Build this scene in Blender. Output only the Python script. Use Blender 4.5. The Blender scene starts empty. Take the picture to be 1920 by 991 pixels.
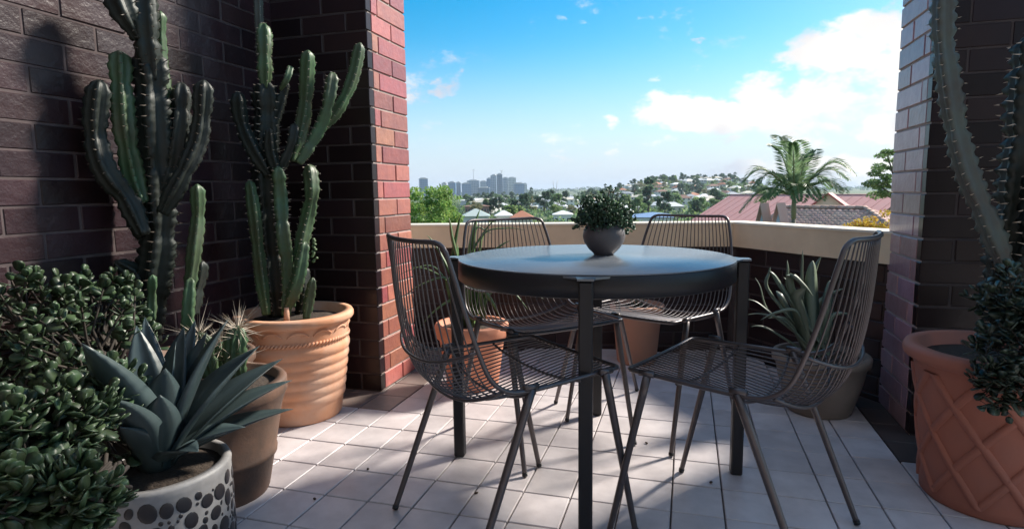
import bpy, math, random
import numpy as np
from mathutils import Vector, Matrix
R = math.radians
SC = bpy.context.scene
COL = SC.collection
rnd = random.Random(7)

# ------------------------------------------------------------------ camera
F_PX, PITCH, YAW, ROLL, CAM_H = 1122.1, .12045, .28497, -.01313, .973
CAM = Vector((0, 0, CAM_H))
_fw = Vector((-math.sin(YAW)*math.cos(PITCH), math.cos(YAW)*math.cos(PITCH), -math.sin(PITCH)))
_r = Vector((math.cos(YAW), math.sin(YAW), 0)); _u = _r.cross(_fw)
_r2 = _r*math.cos(ROLL)+_u*math.sin(ROLL); _u2 = _r2.cross(_fw)
cam = bpy.data.cameras.new('camera'); camo = bpy.data.objects.new('camera', cam); COL.objects.link(camo)
M = Matrix((_r2, _u2, -_fw)).transposed().to_4x4(); M.translation = CAM
camo.matrix_world = M
cam.sensor_width = 36; cam.lens = 36*F_PX/1920; cam.clip_end = 20000; cam.clip_start = .02
cam.dof.use_dof = False
SC.camera = camo

def ray(x, y):
    return (_fw*F_PX + _r2*(x-960) - _u2*(y-495.5))
def azel(x, y):
    d = ray(x, y); return math.atan2(d.x, d.y), math.atan2(d.z, math.hypot(d.x, d.y))
def at(x, y, d):                 # a point seen at (x, y) of the photograph, d metres away along the ground
    v = ray(x, y); t = d/math.hypot(v.x, v.y); return CAM+v*t
def atplane(x, y, P, off=0.0):   # the point on the upright plane through P that faces the camera
    n = Vector((P[0], P[1], 0)); L = n.length; n.normalize()
    v = ray(x, y); t = (L+off)/(v.x*n.x+v.y*n.y); return CAM+v*t
def onfloor(x, y, z=0):
    v = ray(x, y); return CAM+v*((z-CAM_H)/v.z)

# ------------------------------------------------------------------ light, sky, exposure
SUN_AZ, SUN_EL = math.atan2(.66, .75), R(38)        # from +Y towards +X
SC.view_settings.view_transform = 'Standard'; SC.view_settings.look = 'None'
SC.view_settings.exposure = 2.05; SC.view_settings.gamma = 1
SC.cycles.max_bounces = 8; SC.cycles.diffuse_bounces = 4
sd = Vector((math.sin(SUN_AZ)*math.cos(SUN_EL), math.cos(SUN_AZ)*math.cos(SUN_EL), math.sin(SUN_EL)))
sl = bpy.data.lights.new('sun', 'SUN'); sl.energy = 2.0; sl.angle = R(7.0); sl.color = (1, .93, .82)
so = bpy.data.objects.new('sun', sl); COL.objects.link(so); so.rotation_euler = (-sd).to_track_quat('-Z', 'Y').to_euler()

W = bpy.data.worlds.new('World'); SC.world = W; W.use_nodes = True
def build_world():
    nt = W.node_tree; N = nt.nodes; L = nt.links; N.clear()
    def nd(t, **k):
        n = N.new(t)
        for a, b in k.items(): setattr(n, a, b)
        return n
    def mth(op, a, b=None, c=None, clamp=False):
        n = nd('ShaderNodeMath', operation=op, use_clamp=clamp)
        for i, v in enumerate((a, b, c)):
            if v is None: continue
            if isinstance(v, (int, float)): n.inputs[i].default_value = v
            else: L.new(v, n.inputs[i])
        return n.outputs[0]
    sky = nd('ShaderNodeTexSky', sky_type='NISHITA'); sky.sun_disc = False
    sky.sun_elevation = SUN_EL; sky.sun_rotation = SUN_AZ; sky.air_density = 1.0; sky.dust_density = .6; sky.ozone_density = 1.2; sky.altitude = 20
    hs = nd('ShaderNodeHueSaturation'); hs.inputs['Saturation'].default_value = 1.72; hs.inputs['Hue'].default_value = .486; hs.inputs['Value'].default_value = .82
    L.new(sky.outputs[0], hs.inputs['Color'])
    tc = nd('ShaderNodeTexCoord'); nm = nd('ShaderNodeVectorMath', operation='NORMALIZE'); L.new(tc.outputs['Generated'], nm.inputs[0])
    sp = nd('ShaderNodeSeparateXYZ'); L.new(nm.outputs[0], sp.inputs[0])
    az = mth('ARCTAN2', sp.outputs[0], sp.outputs[1]); el = mth('ARCSINE', sp.outputs[2])
    cb = nd('ShaderNodeCombineXYZ'); L.new(az, cb.inputs[0]); L.new(mth('MULTIPLY', el, 1.7), cb.inputs[1])
    def noise(scale, det, rough, off=0):
        n = nd('ShaderNodeTexNoise'); n.inputs['Scale'].default_value = scale; n.inputs['Detail'].default_value = det; n.inputs['Roughness'].default_value = rough
        mp = nd('ShaderNodeMapping'); mp.inputs['Location'].default_value = (off, off*.7, 0); L.new(cb.outputs[0], mp.inputs[0]); L.new(mp.outputs[0], n.inputs['Vector'])
        return n.outputs[0]
    big = noise(7, 9, .62, 3.1); soft = noise(3.2, 3, .5, 9.7); fine = noise(22, 7, .65, 1.3)
    # cloud banks: centre and half size in pixels of the photograph, turned into directions of the sky; weight
    banks = [(1640, 95, 200, 110, 1.2), (1530, 210, 210, 74, 1.25), (1370, 215, 190, 42, .8), (1690, 200, 170, 90, 1.25), (1260, 205, 80, 34, .62),
             (1700, 30, 120, 90, .75), (843, 152, 40, 30, .66), (1134, 230, 26, 22, .58), (1420, 160, 70, 42, .62), (1068, 20, 20, 13, .46), (1490, 18, 18, 12, .45), (1220, 160, 18, 14, .45),
             (765, 190, 36, 24, .5), (1150, 297, 110, 16, .36), (1380, 322, 190, 26, .62), (1600, 318, 160, 38, .85), (1290, 268, 220, 12, .33), (1110, 25, 16, 10, .4), (1040, 300, 30, 10, .33), (965, 210, 28, 9, .36), (1320, 76, 22, 9, .4)]
    wa, wb = noise(9, 6, .6, 5.3), noise(9, 6, .6, 12.1)
    azw = mth('ADD', az, mth('MULTIPLY', mth('SUBTRACT', wa, .5), .16)); elw = mth('ADD', el, mth('MULTIPLY', mth('SUBTRACT', wb, .5), .10))
    mask = None
    for (x, y, a, b, w) in banks:
        A, E = azel(x, y); A1, _ = azel(x+a, y); _, E1 = azel(x, y-b)
        da = mth('DIVIDE', mth('SUBTRACT', azw, A), abs(A1-A)); de = mth('DIVIDE', mth('SUBTRACT', elw, E), abs(E1-E))
        q = mth('ADD', mth('MULTIPLY', da, da), mth('MULTIPLY', de, de))
        m = mth('MULTIPLY', mth('SUBTRACT', 1.0, q, clamp=True), w)
        m = mth('POWER', m, .6)
        mask = m if mask is None else mth('MAXIMUM', mask, m)
    rb = random.Random(77)                                   # unseen cumulus added round the rest of the dome to lift the ambient light
    for k in range(26):
        A, E = rb.uniform(-math.pi, math.pi), math.asin(rb.uniform(.12, .95))
        if -.95 < A < .45 and E < .62: continue
        w = rb.uniform(.6, 1.0); ra = rb.uniform(.22, .5)/max(.3, math.cos(E)); re_ = rb.uniform(.12, .24)
        dd = mth('SUBTRACT', mth('WRAP', mth('SUBTRACT', azw, A), math.pi, -math.pi), 0)
        da = mth('DIVIDE', dd, ra); de = mth('DIVIDE', mth('SUBTRACT', elw, E), re_)
        q = mth('ADD', mth('MULTIPLY', da, da), mth('MULTIPLY', de, de)); m = mth('POWER', mth('MULTIPLY', mth('SUBTRACT', 1.0, q, clamp=True), w), .6); mask = mth('MAXIMUM', mask, m)
    mask = mth('MAXIMUM', mask, .22)
    d = mth('ADD', mask, mth('MULTIPLY', mth('SUBTRACT', big, .5), 2.7))
    d = mth('ADD', d, mth('MULTIPLY', mth('SUBTRACT', fine, .5), 1.1))
    mr = nd('ShaderNodeMapRange', interpolation_type='SMOOTHSTEP'); mr.inputs['From Min'].default_value = .40; mr.inputs['From Max'].default_value = .98
    L.new(d, mr.inputs['Value'])
    sh = nd('ShaderNodeMapRange', interpolation_type='SMOOTHSTEP'); sh.inputs['From Min'].default_value = .40; sh.inputs['From Max'].default_value = .60
    L.new(soft, sh.inputs['Value'])
    cc = nd('ShaderNodeMix', data_type='RGBA'); L.new(sh.outputs[0], cc.inputs['Factor'])
    cc.inputs[6].default_value = (5.9, 5.6, 5.15, 1); cc.inputs[7].default_value = (3.3, 3.45, 4.0, 1)
    # a thin bright veil low over the horizon
    veil = nd('ShaderNodeMapRange', interpolation_type='SMOOTHSTEP'); L.new(el, veil.inputs['Value'])
    veil.inputs['From Min'].default_value = -.02; veil.inputs['From Max'].default_value = .25; veil.inputs['To Min'].default_value = .92; veil.inputs['To Max'].default_value = 0
    hz = nd('ShaderNodeMix', data_type='RGBA'); L.new(veil.outputs[0], hz.inputs['Factor']); L.new(hs.outputs[0], hz.inputs[6]); hz.inputs[7].default_value = (3.2, 3.9, 4.9, 1)
    mx = nd('ShaderNodeMix', data_type='RGBA'); L.new(mr.outputs[0], mx.inputs['Factor']); L.new(hz.outputs[2], mx.inputs[6]); L.new(cc.outputs[2], mx.inputs[7])
    bg = nd('ShaderNodeBackground'); bg.inputs['Strength'].default_value = .05; L.new(mx.outputs[2], bg.inputs['Color'])
    out = nd('ShaderNodeOutputWorld'); L.new(bg.outputs[0], out.inputs['Surface'])
build_world()

# ------------------------------------------------------------------ helpers
MATS = {}
def mat(name, col, rough=.6, metal=0, spec=.5, var=0.0, noise=None, bump=None, col2=None, island=False, hue=0.0, trans=0, coat=0, leafy=0):
    """plain principled material; var = random value spread per object (or per mesh island), noise = (scale, amount, detail) towards col2"""
    m = bpy.data.materials.new(name); m.use_nodes = True; nt = m.node_tree; N = nt.nodes; L = nt.links
    b = N['Principled BSDF']; b.inputs['Roughness'].default_value = rough; b.inputs['Metallic'].default_value = metal
    b.inputs['Specular IOR Level'].default_value = spec
    if trans: b.inputs['Transmission Weight'].default_value = trans
    if coat: b.inputs['Coat Weight'].default_value = coat; b.inputs['Coat Roughness'].default_value = .15
    rgb = N.new('ShaderNodeRGB'); rgb.outputs[0].default_value = (*col, 1); c = rgb.outputs[0]
    geo = N.new('ShaderNodeNewGeometry')
    def nz(s, det=4):
        n = N.new('ShaderNodeTexNoise'); n.inputs['Scale'].default_value = s; n.inputs['Detail'].default_value = det; n.inputs['Roughness'].default_value = .6
        L.new(geo.outputs['Position'], n.inputs['Vector']); return n.outputs[0]
    if noise:
        mr = N.new('ShaderNodeMapRange'); mr.inputs[1].default_value = .35; mr.inputs[2].default_value = .68; mr.inputs[4].default_value = noise[1]
        L.new(nz(noise[0], noise[2] if len(noise) > 2 else 4), mr.inputs[0])
        mx = N.new('ShaderNodeMix'); mx.data_type = 'RGBA'; L.new(mr.outputs[0], mx.inputs['Factor']); L.new(c, mx.inputs[6]); mx.inputs[7].default_value = (*(col2 or [v*.5 for v in col]), 1); c = mx.outputs[2]
    if var or hue:
        if island: rs = geo.outputs['Random Per Island']
        else: rs = N.new('ShaderNodeObjectInfo').outputs['Random']
        hs = N.new('ShaderNodeHueSaturation'); mr = N.new('ShaderNodeMapRange'); L.new(rs, mr.inputs[0]); mr.inputs[3].default_value = 1-var; mr.inputs[4].default_value = 1+var
        L.new(mr.outputs[0], hs.inputs['Value']); L.new(c, hs.inputs['Color'])
        if hue:
            wn = N.new('ShaderNodeTexWhiteNoise'); wn.noise_dimensions = '1D'; L.new(rs, wn.inputs['W'])
            m2 = N.new('ShaderNodeMapRange'); L.new(wn.outputs[0], m2.inputs[0]); m2.inputs[3].default_value = .5-hue; m2.inputs[4].default_value = .5+hue; L.new(m2.outputs[0], hs.inputs['Hue'])
        c = hs.outputs[0]
    L.new(c, b.inputs['Base Color'])
    if leafy:
        tr = N.new('ShaderNodeBsdfTranslucent'); ms = N.new('ShaderNodeMixShader'); ms.inputs[0].default_value = leafy; g2 = N.new('ShaderNodeGamma'); g2.inputs[1].default_value = .72
        L.new(c, g2.inputs[0]); L.new(g2.outputs[0], tr.inputs[0]); L.new(b.outputs[0], ms.inputs[1]); L.new(tr.outputs[0], ms.inputs[2]); L.new(ms.outputs[0], N['Material Output'].inputs['Surface'])
    if bump:
        bp = N.new('ShaderNodeBump'); bp.inputs['Strength'].default_value = bump[1]; bp.inputs['Distance'].default_value = bump[2] if len(bump) > 2 else .004
        L.new(nz(bump[0], 6), bp.inputs['Height']); L.new(bp.outputs[0], b.inputs['Normal'])
    MATS[name] = m; return m

class MB:
    def __init__(s): s.v = []; s.f = []; s.m = []; s.sm = []; s.cm = 0; s.smooth = False
    def add(s, vs, fs):
        o = len(s.v); s.v += [tuple(v) for v in vs]
        for f in fs: s.f.append(tuple(i+o for i in f)); s.m.append(s.cm); s.sm.append(s.smooth)
    def box(s, c, d, rz=0, bevel=0):
        hx, hy, hz = d[0]/2, d[1]/2, d[2]/2; cs, sn = math.cos(rz), math.sin(rz)
        def T(x, y, z): return (c[0]+x*cs-y*sn, c[1]+x*sn+y*cs, c[2]+z)
        if not bevel:
            s.add([T(x, y, z) for z in (-hz, hz) for x, y in ((-hx, -hy), (hx, -hy), (hx, hy), (-hx, hy))],
                  [(3, 2, 1, 0), (4, 5, 6, 7), (0, 1, 5, 4), (1, 2, 6, 5), (2, 3, 7, 6), (3, 0, 4, 7)]); return
        b = bevel; V = []; idx = {}
        for ax in range(3):
            for sg in (-1, 1):
                for (p, q) in ((-1, -1), (1, -1), (1, 1), (-1, 1)):
                    v = [0, 0, 0]; h = (hx, hy, hz); o = [i for i in range(3) if i != ax]
                    v[ax] = sg*h[ax]; v[o[0]] = p*(h[o[0]]-b); v[o[1]] = q*(h[o[1]]-b)
                    key = [0, 0, 0]; key[ax] = sg; key[o[0]] = p; key[o[1]] = q
                    idx[(ax, tuple(key))] = len(V); V.append(T(*v))
        Fs = []
        for ax in range(3):
            o = [i for i in range(3) if i != ax]
            for sg in (-1, 1):
                q = []
                for (p, r) in ((-1, -1), (1, -1), (1, 1), (-1, 1)):
                    k = [0, 0, 0]; k[ax] = sg; k[o[0]] = p; k[o[1]] = r; q.append(idx[(ax, tuple(k))])
                flip = (sg < 0) != (ax == 1)
                Fs.append(tuple(q[::-1] if flip else q))
        for a, bb in ((0, 1), (0, 2), (1, 2)):
            c3 = 3-a-bb
            for sa in (-1, 1):
                for sb in (-1, 1):
                    k1 = [0, 0, 0]; k1[a] = sa; k1[bb] = sb; k2 = list(k1); k1[c3] = -1; k2[c3] = 1; k1 = tuple(k1); k2 = tuple(k2)
                    Fs.append((idx[(a, k1)], idx[(a, k2)], idx[(bb, k2)], idx[(bb, k1)]))
        for k in [(x, y, z) for x in (-1, 1) for y in (-1, 1) for z in (-1, 1)]:
            Fs.append((idx[(0, k)], idx[(1, k)], idx[(2, k)]))
        s.add(V, Fs)
    def tube(s, path, rad, n=8, cap=True, closed=False):
        P = [Vector(p) for p in path]; k = len(P)
        if not isinstance(rad, (list, tuple)): rad = [rad]*k
        up = None; V = []
        for i in range(k):
            if closed: t = P[(i+1) % k]-P[i-1]
            else: t = P[min(i+1, k-1)]-P[max(i-1, 0)]
            t.normalize()
            if up is None:
                up = Vector((0, 0, 1)) if abs(t.z) < .9 else Vector((1, 0, 0))
            a = up-t*up.dot(t)
            if a.length < 1e-6: a = t.orthogonal()
            a.normalize(); b = t.cross(a); up = a
            for j in range(n):
                an = 2*math.pi*j/n; V.append(P[i]+(a*math.cos(an)+b*math.sin(an))*rad[i])
        Fs = []
        for i in range(k if closed else k-1):
            for j in range(n):
                i2 = (i+1) % k; Fs.append((i*n+j, i*n+(j+1) % n, i2*n+(j+1) % n, i2*n+j))
        if cap and not closed: Fs += [tuple(range(n-1, -1, -1)), tuple(range((k-1)*n, k*n))]
        sm = s.smooth; s.smooth = True; s.add(V, Fs); s.smooth = sm
    def lathe(s, prof, n=48, c=(0, 0, 0), fn=None):
        V = []; k = len(prof)
        for (r, z) in prof:
            for j in range(n):
                an = 2*math.pi*j/n; rr = r if fn is None else fn(r, z, an)
                V.append((c[0]+rr*math.cos(an), c[1]+rr*math.sin(an), c[2]+z))
        Fs = [(i*n+j, i*n+(j+1) % n, (i+1)*n+(j+1) % n, (i+1)*n+j) for i in range(k-1) for j in range(n)]
        if prof[0][0] > 1e-4: Fs.append(tuple(range(n-1, -1, -1)))
        if prof[-1][0] > 1e-4: Fs.append(tuple(range((k-1)*n, k*n)))
        sm = s.smooth; s.smooth = True; s.add(V, Fs); s.smooth = sm
    def ellipsoid(s, c, r, rot=None, nu=8, nv=5):
        V = []; c = Vector(c)
        for i in range(1, nv):
            th = math.pi*i/nv
            for j in range(nu):
                ph = 2*math.pi*j/nu; p = Vector((r[0]*math.sin(th)*math.cos(ph), r[1]*math.sin(th)*math.sin(ph), r[2]*math.cos(th)))
                V.append(c+(rot @ p if rot else p))
        for z in (r[2], -r[2]):
            p = Vector((0, 0, z)); V.append(c+(rot @ p if rot else p))
        a, b = len(V)-2, len(V)-1; Fs = [((i)*nu+j, (i+1)*nu+j, (i+1)*nu+(j+1) % nu, i*nu+(j+1) % nu) for i in range(nv-2) for j in range(nu)]
        Fs += [(a, j, (j+1) % nu) for j in range(nu)]+[(b, (nv-2)*nu+(j+1) % nu, (nv-2)*nu+j) for j in range(nu)]
        sm = s.smooth; s.smooth = True; s.add(V, Fs); s.smooth = sm
    def mesh(s, name, mats, origin=(0, 0, 0)):
        me = bpy.data.meshes.new(name); o = origin
        me.from_pydata([(v[0]-o[0], v[1]-o[1], v[2]-o[2]) for v in s.v], [], s.f)
        if not isinstance(mats, (list, tuple)): mats = [mats]
        for m in mats: me.materials.append(m)
        me.polygons.foreach_set('material_index', s.m); me.polygons.foreach_set('use_smooth', s.sm); me.update()
        return me

def tag(o, label=None, cat=None, group=None, kind=None):
    for k, v in (('label', label), ('category', cat), ('group', group), ('kind', kind)):
        if v: o[k] = v
    return o
def wloc(p):
    v = Vector((0, 0, 0))
    while p: v = v+p.location; p = p.parent
    return v
def link(name, data, parent=None, loc=None):
    o = bpy.data.objects.new(name, data); COL.objects.link(o)
    if parent: o.parent = parent
    if loc is not None: o.location = loc
    return o
def thing(name, loc, label, cat, group=None, rz=0):
    o = link(name, None, None, loc); o.rotation_euler = (0, 0, rz); o.empty_display_size = .1
    return tag(o, label, cat, group)
def part(name, mb, m, parent=None, kind=None, label=None):      # mb in world coordinates (parents unrotated)
    o = link(name, mb.mesh(name, m, wloc(parent) if parent else (0, 0, 0)), parent)
    return tag(o, label, None, None, kind)
def copy_tree(o, parent=None):
    c = o.copy(); COL.objects.link(c)
    if parent: c.parent = parent
    for ch in list(o.children): copy_tree(ch, c)
    return c
def structure(name, mb, m): return tag(link(name, mb.mesh(name, m)), kind='structure')
def quads(name, C, A, B, m, origin=(0, 0, 0), fold=.0):
    """many small leaf-shaped quads: centres C, half axes A (along) and B (across)"""
    n = len(C); C = C-np.array(origin); V = np.empty((n, 4, 3)); Nn = np.cross(A, B); Nn /= (np.linalg.norm(Nn, axis=1, keepdims=True)+1e-9)
    f = Nn*np.linalg.norm(B, axis=1, keepdims=True)*fold
    V[:, 0] = C-A; V[:, 1] = C+B*.9+f-A*.1; V[:, 2] = C+A; V[:, 3] = C-B*.9+f-A*.1
    me = bpy.data.meshes.new(name); me.from_pydata(V.reshape(-1, 3).tolist(), [], np.arange(4*n).reshape(n, 4).tolist()); me.materials.append(m); me.update()
    return me
def rand_frames(rng, n, size, asp, outward=None, droop=0):
    d = rng.normal(size=(n, 3)); d /= np.linalg.norm(d, axis=1, keepdims=True)
    if outward is not None: d = d*.8+outward*.7; d[:, 2] -= droop; d /= np.linalg.norm(d, axis=1, keepdims=True)
    e = rng.normal(size=(n, 3)); b = np.cross(d, e); b /= np.linalg.norm(b, axis=1, keepdims=True)
    s = size*rng.uniform(.6, 1.3, size=(n, 1)); return d*s, b*s*asp
def smooth_path(pts, n=6):
    P = [Vector(p) for p in pts]; out = []
    if len(P) == 2: return [P[0].lerp(P[1], i/n) for i in range(n+1)]
    for i in range(len(P)-1):
        a = P[max(i-1, 0)]; b = P[i]; c = P[i+1]; d = P[min(i+2, len(P)-1)]
        for j in range(n):
            t = j/n; out.append(.5*((2*b)+(c-a)*t+(2*a-5*b+4*c-d)*t*t+(3*b-a-3*c+d)*t**3))
    out.append(P[-1]); return out

# ------------------------------------------------------------------ materials
BRICK = mat('glazed_red_brick', (.41, .135, .105), .45, spec=.45, var=.38, hue=.02, noise=(14, .6, 6), col2=(.25, .085, .085), bump=(30, .7, .005), coat=.22)
BRICKL = mat('skylight_tinted_brick', (.44, .255, .275), .40, spec=.5, var=.28, hue=.03, noise=(14, .6, 6), col2=(.30, .15, .165), bump=(30, .7, .005), coat=.3)  # red brick of the right reveal with pale sky light painted into it
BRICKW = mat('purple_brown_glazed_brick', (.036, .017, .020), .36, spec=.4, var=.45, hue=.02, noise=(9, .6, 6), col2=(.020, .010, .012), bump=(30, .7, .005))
BRICKD = mat('dark_and_shaded_brick', (.024, .013, .014), .30, spec=.3, var=.4, hue=.02, noise=(14, .5, 5), col2=(.016, .010, .012), bump=(60, .25, .002))  # dark parapet brick; on the pillar fronts its tone stands in for shade
MORTAR = mat('pale_mortar', (.46, .38, .34), .9, noise=(9, .6), col2=(.30, .24, .22), bump=(120, .4, .002))
MORTARD = mat('dark_and_shaded_mortar', (.075, .055, .052), .9, noise=(9, .7), col2=(.03, .023, .023), bump=(120, .4, .002))  # dark parapet mortar; on the pillar fronts the tone paints in their shade
TILE = mat('stone_coloured_tile', (.60, .55, .555), .36, spec=.5, var=.09, hue=.006, noise=(8, .75, 8), col2=(.40, .36, .365), bump=(45, .16, .002))
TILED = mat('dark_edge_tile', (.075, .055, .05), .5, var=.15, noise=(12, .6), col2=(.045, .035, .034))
GROUT = mat('tile_grout', (.17, .155, .155), .9, noise=(20, .5))
RENDER = mat('cream_render', (.80, .64, .44), .75, noise=(4, .8, 7), col2=(.64, .50, .34), bump=(30, .2, .003))
COPING = mat('cream_coping', (.78, .70, .56), .6, noise=(6, .4), col2=(.66, .58, .45))
# SOFFIT = mat('soffit_paint', (.62, .60, .58), .8)
# PLASTER = mat('dark_room_wall', (.035, .028, .028), .8)
STEEL = mat('bronze_powder_coat', (.115, .10, .102), .38, metal=.6, spec=.6, noise=(40, .4), col2=(.085, .074, .078))
TABLE = mat('charcoal_table_frame', (.012, .012, .015), .42, spec=.45)
TOPM = mat('stone_table_top', (.13, .145, .165), .27, spec=1.0, noise=(7, .6, 6), col2=(.11, .122, .14), bump=(25, .05, .002))
TERRA = mat('terracotta', (.66, .30, .155), .7, noise=(5, .8, 7), col2=(.68, .46, .34), bump=(40, .25, .003))
TERRAP = mat('pale_terracotta', (.50, .26, .17), .75, noise=(6, .6, 6), col2=(.38, .22, .16), bump=(40, .25, .003))
TERRAR = mat('red_terracotta', (.42, .145, .092), .7, noise=(5, .6, 6), col2=(.30, .13, .095), bump=(40, .25, .003))
BROWNPOT = mat('weathered_brown_clay', (.16, .085, .055), .65, noise=(9, .8, 6), col2=(.07, .048, .036), bump=(30, .4, .004))
GREYPOT = mat('sandstone_pot', (.24, .19, .155), .8, noise=(7, .6), col2=(.14, .12, .095), bump=(40, .3, .003))
WHITEPOT = mat('white_ceramic', (.27, .26, .255), .55, noise=(30, .5), col2=(.17, .16, .155))
PEBBLE = mat('black_pebble', (.016, .014, .016), .35)
BLACKPOT = mat('black_plastic_pot', (.016, .015, .015), .6)
VASE = mat('grey_clay_bowl', (.135, .12, .125), .5, noise=(14, .7, 6), col2=(.095, .085, .092), bump=(50, .2, .003))
SOIL = mat('potting_soil', (.035, .024, .018), .95, noise=(60, .7), col2=(.07, .05, .036), bump=(90, 1, .01))
CACTUS = mat('cactus_skin', (.062, .125, .058), .45, spec=.4, noise=(7, .8, 7), col2=(.062, .060, .036), bump=(80, .2, .002))
CACTUSD = mat('old_cactus_skin', (.020, .027, .021), .5, spec=.35, noise=(10, .7, 5), col2=(.016, .017, .015), bump=(80, .3, .002))
CACTUSG = mat('grey_cactus_skin', (.088, .108, .092), .5, noise=(9, .8, 5), col2=(.07, .055, .048), bump=(70, .3, .003))
SPINE = mat('pale_spine', (.50, .42, .33), .6)
SPINED = mat('dark_spine', (.10, .075, .055), .6)
AGAVE = mat('blue_agave_leaf', (.045, .066, .068), .38, spec=.45, noise=(9, .5, 4), col2=(.028, .042, .045), var=.12)
ALOE = mat('grey_aloe_leaf', (.16, .20, .15), .42, noise=(12, .5), col2=(.11, .15, .11), var=.2)
STRAP = mat('green_strap_leaf', (.10, .17, .06), .45, noise=(12, .5), col2=(.06, .11, .045), var=.25, hue=.02)
JADE = mat('jade_leaf', (.042, .070, .032), .42, spec=.4, var=.45, hue=.025)
JADES = mat('jade_leaf_mass', (.037, .062, .029), .42, spec=.4, var=.45, hue=.02, island=True)
SMALLLEAF = mat('small_dark_leaf', (.035, .055, .035), .35, var=.4, island=True)
TABLELEAF = mat('table_plant_leaf', (.085, .15, .095), .42, var=.5, hue=.03, island=True, leafy=.45)
TWIG = mat('brown_twig', (.035, .026, .019), .8)
WALLW = mat('white_house_wall', (.74, .72, .68), .8, var=.15)
WINDOW = mat('far_window_glass', (.05, .07, .09), .15)

# ------------------------------------------------------------------ floor
fl = MB(); fl.box((0, .6, -.112), (6.4, 7.4, .2)); FLOOR = structure('floor', fl, GROUT)
PX, PY = .1555, .1855
def tile_mesh(m):
    t = MB(); t.box((0, 0, 0), (PX-.0048, PY-.0048, .016), bevel=.0022); return t.mesh('tile', m)
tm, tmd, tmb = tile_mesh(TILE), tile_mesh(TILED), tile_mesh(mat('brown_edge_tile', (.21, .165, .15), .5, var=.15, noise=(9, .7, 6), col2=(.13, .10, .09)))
cells = []
for i in range(-20, 21):
    for j in range(-26, 15):
        x = -.028+PX*(i+.5); y = 1.788+PY*(j+.5)
        if x < -2.0 or x > 3.1 or y < -3 or y > 3.95: continue
        if y > 3.42+.2*(x+1.65)-.02 and x < .3: continue
        if x > .25 and y > 3.72-1.33*(x-.25)+.12: continue
        d = (Vector((x, y, 0))-CAM); z = d.dot(_fw); vis = z > .2 and abs(d.dot(_r2)/z*F_PX) < 1100 and abs(d.dot(_u2)/z*F_PX) < 640
        cells.append((not vis, x*x+y*y, x, y))
cells.sort(); rest = MB()
for k, (_, _, x, y) in enumerate(cells):
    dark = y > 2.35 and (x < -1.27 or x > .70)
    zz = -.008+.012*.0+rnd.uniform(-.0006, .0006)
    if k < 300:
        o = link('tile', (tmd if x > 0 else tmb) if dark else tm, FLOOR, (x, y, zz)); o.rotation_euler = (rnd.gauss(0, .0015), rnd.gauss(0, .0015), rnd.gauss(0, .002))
    else: rest.box((x, y, zz), (PX-.0048, PY-.0048, .016), bevel=.0022)
if rest.v: part('far_tiles', rest, TILE, FLOOR, 'stuff')

for (x, y, w_) in ((590, 936, 'beside the brown clay pot'), (893, 925, 'beside the near left chair leg'), (1212, 831, 'under the table'), (690, 880, 'in front of the near left chair'), (1333, 905, 'by the right table leg')):
    p = onfloor(x, y); g = MB(); g.ellipsoid((0, 0, .004), (.008, .005, .003), None, 7, 4); o = link('fallen_leaf', g.mesh('fallen_leaf', mat('dry_leaf', (.05, .03, .02), .8) if 'dry_leaf' not in MATS else MATS['dry_leaf']), None, p); tag(o, 'tiny dark dry leaf lying on the floor tiles '+w_, 'leaf', 'dry leaves on the floor'); o.rotation_euler.z = x
# ------------------------------------------------------------------ brick walls
BH, JT = .078, .008; CH = BH+JT
bcache = {}
def brick_mesh(l, d, m):
    k = (round(l, 3), round(d, 3), m.name)
    if k not in bcache:
        b = MB(); b.box((0, 0, 0), (l, d, BH), bevel=.0024); bcache[k] = b.mesh('brick', m)
    return bcache[k]
def brick(parent, c, l, d, rz, m):
    pl = wloc(parent); o = link('brick', brick_mesh(l, d, m), parent, (c[0]-pl.x+rnd.gauss(0, .0008), c[1]-pl.y+rnd.gauss(0, .0008), c[2]-pl.z+rnd.gauss(0, .0006)))
    o.rotation_euler = (rnd.gauss(0, .003), rnd.gauss(0, .003), rz+rnd.gauss(0, .0025)); return o
def run(a, b, course, first):                   # split the length a..b into stretchers, starting with a cut piece
    out = []; p = a; L = first
    while p < b-.03:
        e = min(p+L, b)
        if b-e < .05: e = b
        out.append((p, e)); p = e+JT; L = .230
    return out
NC = 26
LX, RX, Y0, Y1 = -1.434, .857, 2.565, 2.962
# left pillar: red glazed bricks; the reveal faces +X, the camera-facing front carries its shade in its colours
LP = thing('brick_pillar', (-1.69, 2.76, 0), 'red brick pillar with sunlit side behind the ribbed terracotta pot', 'pillar')
g = MB(); g.box((LX-.258-.003, (Y0+Y1)/2, 1.55), (.516-.006, Y1-Y0-.010, 3.1)); part('mortar_core', g, MORTAR, LP); g = MB(); g.box((LX-.264, Y0+.012, 1.55), (.516, .018, 3.098)); part('shaded_mortar_facing', g, MORTARD, LP)  # dark mortar slab carries the shade of the front joints in its colour
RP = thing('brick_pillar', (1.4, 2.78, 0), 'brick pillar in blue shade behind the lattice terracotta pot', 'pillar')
g = MB(); g.box((RX+.605, (Y0+Y1)/2+.042, 1.55), (1.2, Y1-Y0-.010, 3.1)); part('mortar_core', g, MORTAR, RP); g = MB(); g.box((RX+.606, Y0+.042+.012, 1.55), (1.2, .018, 3.098)); part('shaded_mortar_facing', g, MORTARD, RP)
upper = {LP: MB(), RP: MB()}; upperd = {LP: MB(), RP: MB()}
D = .102
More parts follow.
